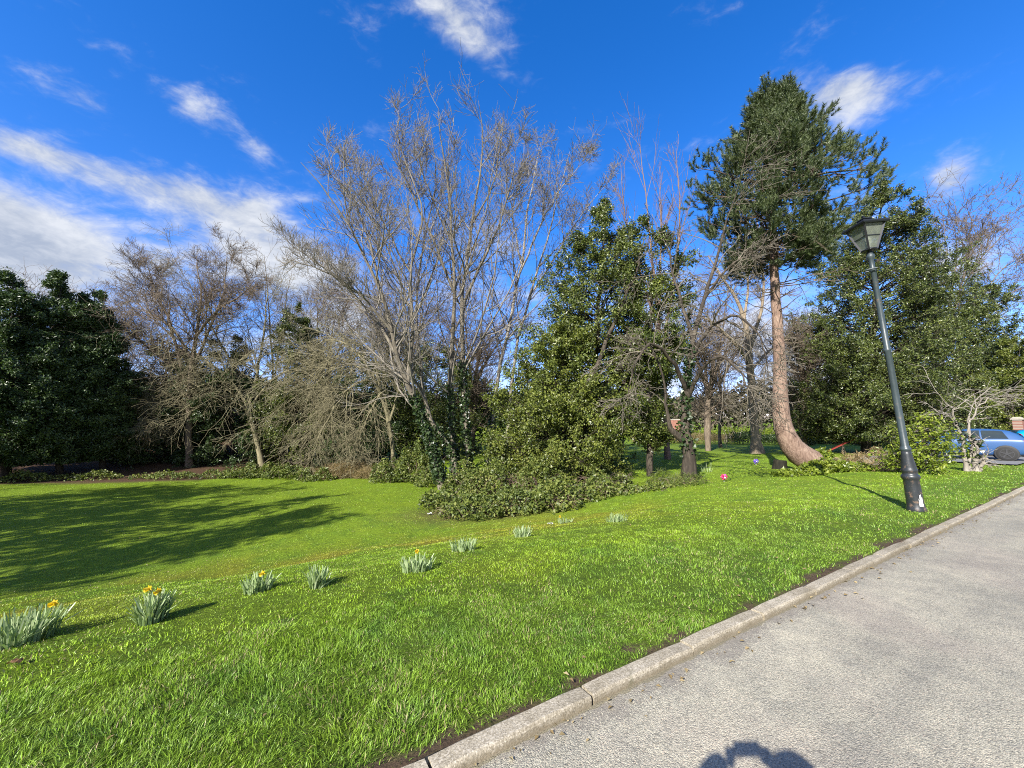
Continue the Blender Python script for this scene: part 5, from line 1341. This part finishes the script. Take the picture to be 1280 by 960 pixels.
# ------------------------------------------------------------------ small things on the grass
g_ = ground(1046, 568); rz_ = R(-20)
root = empty('seesaw', g_, 'tilted dark red plank propped on a short post in the shade behind the pine', 'seesaw', rot=(0, 0, rz_))
M['red_wood'] = plain('red_painted_wood', (.20, .022, .014), .55, var=.35)
a_, b_ = at(1037, 565, g_[1]), at(1069, 546, g_[1])
ln_ = float(np.linalg.norm(b_ - a_)); tilt = math.atan2(b_[2] - a_[2], np.hypot(*(b_ - a_)[:2]))
bm = bmesh.new(); add_box(bm, (0, 0, 0), (ln_, .24, .07), 0, .012)
o = bm_obj('plank', bm, M['red_wood'], root); o.location = Vector((a_ + b_) / 2 - g_); o.rotation_euler = (0, -tilt, 0)
o.location = Matrix.Rotation(-rz_, 3, 'Z') @ Vector((a_ + b_) / 2 - g_)
bm = bmesh.new(); hh = float((a_[2] + b_[2]) / 2 - g_[2]); add_box(bm, (o.location.x, o.location.y, hh / 2 - .1), (.14, .14, hh + .14), 0, .01); bm_obj('post', bm, M['bark_dark'], root)
bm = bmesh.new(); bar(bm, Vector((ln_ * .38, -.12, .03)), Vector((ln_ * .38, -.12, .25)), .03); bar(bm, Vector((ln_ * .38, .12, .03)), Vector((ln_ * .38, .12, .25)), .03); bar(bm, Vector((ln_ * .38, -.14, .25)), Vector((ln_ * .38, .14, .25)), .03)
bm_obj('handle', bm, M['stone'], o)

def pinwheel(px, py, label, c1, c2, r, seed):
    """a little garden windmill: folded sails on a stick"""
    g_ = ground(px, py + 9); rr = random.Random(seed)
    root = empty('toy_windmill', g_, label, 'toy windmill', 'toy windmills stuck in the grass', rot=(R(8), 0, -math.atan2(g_[0], g_[1]) + .3))
    bm = bmesh.new(); bar(bm, Vector((0, 0, -.05)), Vector((0, 0, r * 1.35)), .016); bm_obj('stick', bm, M['white_paper'], root)
    for q in range(6):
        bm = bmesh.new(); a = q * math.pi / 3 + seed
        u = Vector((math.cos(a), 0, math.sin(a))); v = Vector((-math.sin(a), 0, math.cos(a))); c = Vector((0, -.03, r * 1.3))
        p = [c, c + u * r * .55 + Vector((0, -.07, 0)) + v * r * .12, c + u * r, c + u * r * .6 + v * r * .52 + Vector((0, .02, 0)), c + v * r * .3 + u * r * .15 + Vector((0, -.08, 0))]
        f_ = bm.faces.new([bm.verts.new(x) for x in p]); bmesh.ops.triangulate(bm, faces=[f_]); bmesh.ops.solidify(bm, geom=list(bm.faces), thickness=.004)
        bm_obj('sail', bm, c1 if q % 2 else c2, root)
    bm = lathe([(.0, -.02), (.03, -.015), (.03, .015), (.0, .02)], 10, False); o = bm_obj('hub', bm, M['lens'], root); o.location = (0, -.1, r * 1.3); o.rotation_euler = (R(90), 0, 0)
M['pink'] = plain('hot_pink_plastic', (.62, .02, .12), .35, var=.2); M['pink2'] = plain('deep_pink_plastic', (.75, .07, .25), .35, var=.2)
M['purple'] = plain('purple_plastic', (.13, .06, .55), .35, var=.2); M['purple2'] = plain('violet_plastic', (.25, .13, .68), .35, var=.2)
pinwheel(905, 593, 'hot pink toy windmill low in the sunny grass right of the stubby tree', M['pink'], M['pink2'], .13, 1)
pinwheel(945, 572, 'purple toy windmill at the foot of the flared bare trunk', M['purple'], M['purple2'], .14, 2)

# ---- daffodil clumps along the bank
def daffodils(px, py, rx, ry, h, n, flowers, label, seed):
    rng = np.random.default_rng(seed); g_ = ground(px, py)
    root = empty('daffodil_clump', g_, label, 'daffodils', 'daffodil clumps along the bank')
    th = rng.uniform(0, 2 * math.pi, n); r = np.sqrt(rng.random(n))
    x = g_[0] + np.cos(th) * r * rx; y = g_[1] + np.sin(th) * r * ry; z = height(x, y) - .02
    out = np.stack([np.cos(th) * r, np.sin(th) * r, np.zeros(n)], 1) * .22 + rng.normal(size=(n, 3)) * [.13, .13, 0]
    flop = (rng.random(n) < .10)[:, None]; out = out * np.where(flop, 3.0, 1)
    d0 = nrm(out * .6 + [0, 0, 1]); d1 = nrm(out * 1.7 + [0, 0, 1 - .0])
    l = h * .82 * rng.uniform(.45, 1.15, n)[:, None]
    b = np.stack([x, y, z], 1); m_ = b + d0 * l * .5; t_ = m_ + d1 * l * .5
    a = rng.uniform(0, math.pi, n); sd_ = np.stack([np.cos(a), np.sin(a), np.zeros(n)], 1) * .0058
    V = np.stack([b - sd_, b + sd_, m_ + sd_ * 1.15, m_ - sd_ * 1.15, t_ + sd_ * .6, t_ - sd_ * .6], 1).reshape(-1, 3); k = (np.arange(n) * 6)[:, None]
    mk('foliage', V, np.concatenate([k + [0, 1, 2, 3], k + [3, 2, 4, 5]]), M['daff_leaf'], root, False, g_)
    for q in range(flowers):
        fx, fy = rng.uniform(-.7, .7) * rx, rng.uniform(-.7, .7) * ry; fh = h * rng.uniform(.82, 1.08)
        c = np.array([g_[0] + fx, g_[1] + fy, float(height(g_[0] + fx, g_[1] + fy)) + fh])
        face = nrm(np.array([rng.normal(-.2, .5), -1 + rng.normal(0, .3), rng.normal(-.05, .2)])[None])[0]
        s1 = nrm(np.cross(face, [0, 0, 1.])[None])[0]; s2 = np.cross(s1, face)
        A_ = Acc()
        st = np.stack([c + [0, 0, -fh - .02], c * 1.0 + [0, 0, -.06], c + face * -.02 + [0, 0, .0]])[None]; A_.add(*tubes(st, np.full((1, 3), .004), 4))
        fo = A_.build('flower_stem', M['daff_leaf'], root, g_)
        B_ = Acc()
        for e in range(6):
            an = e * math.pi / 3 + .2; u = s1 * math.cos(an) + s2 * math.sin(an); v = np.cross(face, u)
            B_.add(np.array([c, c + u * .015 + v * .010, c + u * .029 - face * .006, c + u * .015 - v * .010]), [[0, 1, 2], [0, 2, 3]])
        tp = np.stack([c, c + face * .012, c + face * .032])[None]; B_.add(*tubes(tp, np.array([[.011, .012, .019]]), 8))
        B_.build('flower', M['petal'], root, g_)
DAFF = [((22, 805), .15, .22, .27, 300, 1, 'big grey green daffodil clump cut by the left edge with one yellow flower'),
        ((190, 777), .07, .11, .27, 280, 3, 'tall daffodil clump with several yellow flowers above the mossy strip'),
        ((322, 739), .115, .13, .21, 190, 1, 'wide daffodil clump with a faded side, right of the clump in full flower'),
        ((398, 733), .075, .09, .25, 110, 0, 'small upright daffodil clump without flowers, fourth from the left edge'),
        ((521, 714), .15, .14, .21, 150, 1, 'pale daffodil clump in the middle of the bank with one low flower'),
        ((580, 688), .16, .14, .20, 140, 0, 'daffodil clump without flowers below the left end of the bramble mound'),
        ((653, 671), .12, .12, .22, 110, 0, 'daffodil clump below the middle of the bramble mound'),
        ((706, 654), .17, .14, .16, 90, 1, 'sparse daffodil clump at the edge of the brambles'),
        ((771, 652), .19, .16, .20, 120, 0, 'rightmost daffodil clump in the grass under the hollies')]
for i, (pp, rx, ry, h, n, fl, lab) in enumerate(DAFF): daffodils(*pp, rx, ry, h, n, fl, lab, 900 + i)
g_ = ground(887, 592)
rng = np.random.default_rng(950)
daffodils(883, 590, .22, .2, .5, 26, 0, 'thin dry looking bulb leaves beside the stubby dark trunk', 951)

# ---- scraps on the grass
def scrap(name, px, py, s, mat, label, cat, seed):
    g_ = ground(px, py); rr = random.Random(seed); bm = bmesh.new(); n = 7; g = []
    for i in range(5):
        g.append([bm.verts.new((s * (i / 4 - .5) + rr.uniform(-.1, .1) * s, s * .8 * (j / 4 - .5) + rr.uniform(-.1, .1) * s, rr.uniform(.1, .45) * s)) for j in range(5)])
    for i in range(4):
        for j in range(4): bm.faces.new((g[i][j], g[i + 1][j], g[i + 1][j + 1], g[i][j + 1]))
    bmesh.ops.solidify(bm, geom=list(bm.faces), thickness=.003)
    tag(bm_obj(name, bm, mat, None, False, (g_[0], g_[1], float(height(g_[0], g_[1])) + .02), (0, 0, rr.uniform(0, 6))), label, cat)
M['dead_leaf'] = plain('dead_leaf', (.30, .17, .08), .7, var=.4, scale=40)
scrap('paper_scrap', 537, 644, .13, M['white_paper'], 'crumpled white paper scrap at the left foot of the bramble mound', 'litter', 1)
scrap('paper_scrap', 688, 657, .11, M['white_paper'], 'small white scrap in the grass between two daffodil clumps', 'litter', 2)
scrap('dead_leaf', 18, 834, .055, M['dead_leaf'], 'curled brown dead leaf in the grass below the big left daffodil clump', 'leaf', 3)

# ------------------------------------------------------------------ the photographer, behind the camera: only the shadow is seen
def skin_body(name, verts, edges, radii, mat, parent, root_i=0, sub=2):
    me = bpy.data.meshes.new(name); me.from_pydata([Vector(v) for v in verts], edges, []); me.materials.append(mat)
    o = bpy.data.objects.new(name, me); col.objects.link(o); o.parent = parent
    sk = o.modifiers.new('skin', 'SKIN'); 
    for i, r in enumerate(radii):
        rr = r if isinstance(r, tuple) else (r, r); me.skin_vertices[0].data[i].radius = rr
    me.skin_vertices[0].data[root_i].use_root = True
    sb = o.modifiers.new('sub', 'SUBSURF'); sb.levels = sub; sb.render_levels = sub
    me.polygons.foreach_set('use_smooth', [True] * len(me.polygons)); sk.use_smooth_shade = True
    return o
M['coat'] = plain('navy_coat', (.03, .04, .07), .8); M['skin'] = plain('skin', (.55, .36, .27), .5, var=.1); M['hair'] = plain('brown_hair', (.06, .04, .025), .6); M['phone'] = plain('black_phone', (.02, .02, .022), .25)
pr = empty('person', (-.055, -.42, 0), 'person holding a phone up in both hands, standing on the drive', 'person')
o3 = Vector((0, .42, 0))
def rel(*v): return Vector(v) + o3 * 0
# coordinates relative to the person's feet; the camera is at (0, .42, 1.5)
bv = [(0, 0, .93), (0, 0, 1.10), (0, -.01, 1.27), (0, 0, 1.40), (0, .01, 1.47), (0, .03, 1.53), (0, .04, 1.61), (0, .03, 1.68),
      (-.10, 0, .90), (-.11, .01, .50), (-.11, -.02, .08), (-.12, .10, .04), (.10, 0, .90), (.11, .01, .50), (.11, -.02, .08), (.12, .10, .04),
      (-.17, 0, 1.385), (-.45, .15, 1.335), (-.175, .345, 1.485), (.17, 0, 1.385), (.30, .19, 1.37), (.175, .345, 1.49), (-.12, .37, 1.475), (.12, .37, 1.475)]
be = [(0, 1), (1, 2), (2, 3), (3, 4), (4, 5), (5, 6), (6, 7), (0, 8), (8, 9), (9, 10), (10, 11), (0, 12), (12, 13), (13, 14), (14, 15), (3, 16), (16, 17), (17, 18), (18, 22), (3, 19), (19, 20), (20, 21), (21, 23)]
brd = [.15, .14, .16, .12, .055, .06, .085, .07, .10, .065, .045, .04, .10, .065, .045, .04, .075, .065, .05, .075, .065, .05, .04, .04]
skin_body('body', bv, be, brd, M['coat'], pr)
hv = lathe([(.02, 1.60), (.088, 1.62), (.098, 1.66), (.085, 1.715), (.05, 1.745), (.01, 1.755)], 20); bm_obj('hair', hv, M['hair'], pr, True).location = (0, .03, 0)
# face and its features
bmf = bmesh.new(); bmesh.ops.create_uvsphere(bmf, u_segments=20, v_segments=14, radius=1); 
for v in bmf.verts: v.co = Vector((v.co.x * .078, v.co.y * .09 + .045, v.co.z * .115 + 1.615))
bmesh.ops.create_cone(bmf, cap_ends=True, segments=8, radius1=.016, radius2=.005, depth=.05, matrix=Matrix.Translation((0, .14, 1.60)) @ Matrix.Rotation(R(-25), 4, 'X'))
bm_obj('face', bmf, M['skin'], pr, True)
for sgn in (-1, 1):
    hvv = [(sgn * .092, .385, 1.478)]; hed = []; hr = [.042]
    hvv.append((sgn * .062, .385, 1.484)); hed.append((0, 1)); hr.append((.036, .05))
    for f, (dz, ln_) in enumerate([(.030, .045), (.012, .05), (-.008, .048), (-.026, .038)]):
        b0 = len(hvv)
        hvv += [(sgn * .084, .392, 1.482 + dz), (sgn * (.084 - ln_ * .35), .402, 1.482 + dz * 1.02), (sgn * (.084 - ln_ * .62), .392, 1.482 + dz)]
        hed += [(1, b0), (b0, b0 + 1), (b0 + 1, b0 + 2)]; hr += [.011, .010, .0085]
    b0 = len(hvv); hvv += [(sgn * .080, .372, 1.505), (sgn * .055, .376, 1.51)]; hed += [(1, b0), (b0, b0 + 1)]; hr += [.011, .009]
    skin_body('hand', hvv, hed, hr, M['skin'], pr, 0, 1)
bm = bmesh.new(); add_box(bm, (0, .405, 1.492), (.125, .008, .07), 0, .003); tag(bm_obj('phone', bm, M['phone'], None, False, (-.055, -.42, .012)), 'black phone held up sideways in both hands of the person', 'phone')

# ------------------------------------------------------------------ render settings
sc.render.engine = 'CYCLES'
sc.cycles.max_bounces = 6; sc.cycles.diffuse_bounces = 3; sc.cycles.glossy_bounces = 2; sc.cycles.transmission_bounces = 4; sc.cycles.transparent_max_bounces = 8
sc.cycles.use_denoising = False; sc.cycles.filter_width = 1.05
sc.cycles.sample_clamp_indirect = 6
sc.view_settings.view_transform = 'Standard'; sc.view_settings.look = 'None'
sc.view_settings.exposure = 1.15; sc.view_settings.gamma = 1.0
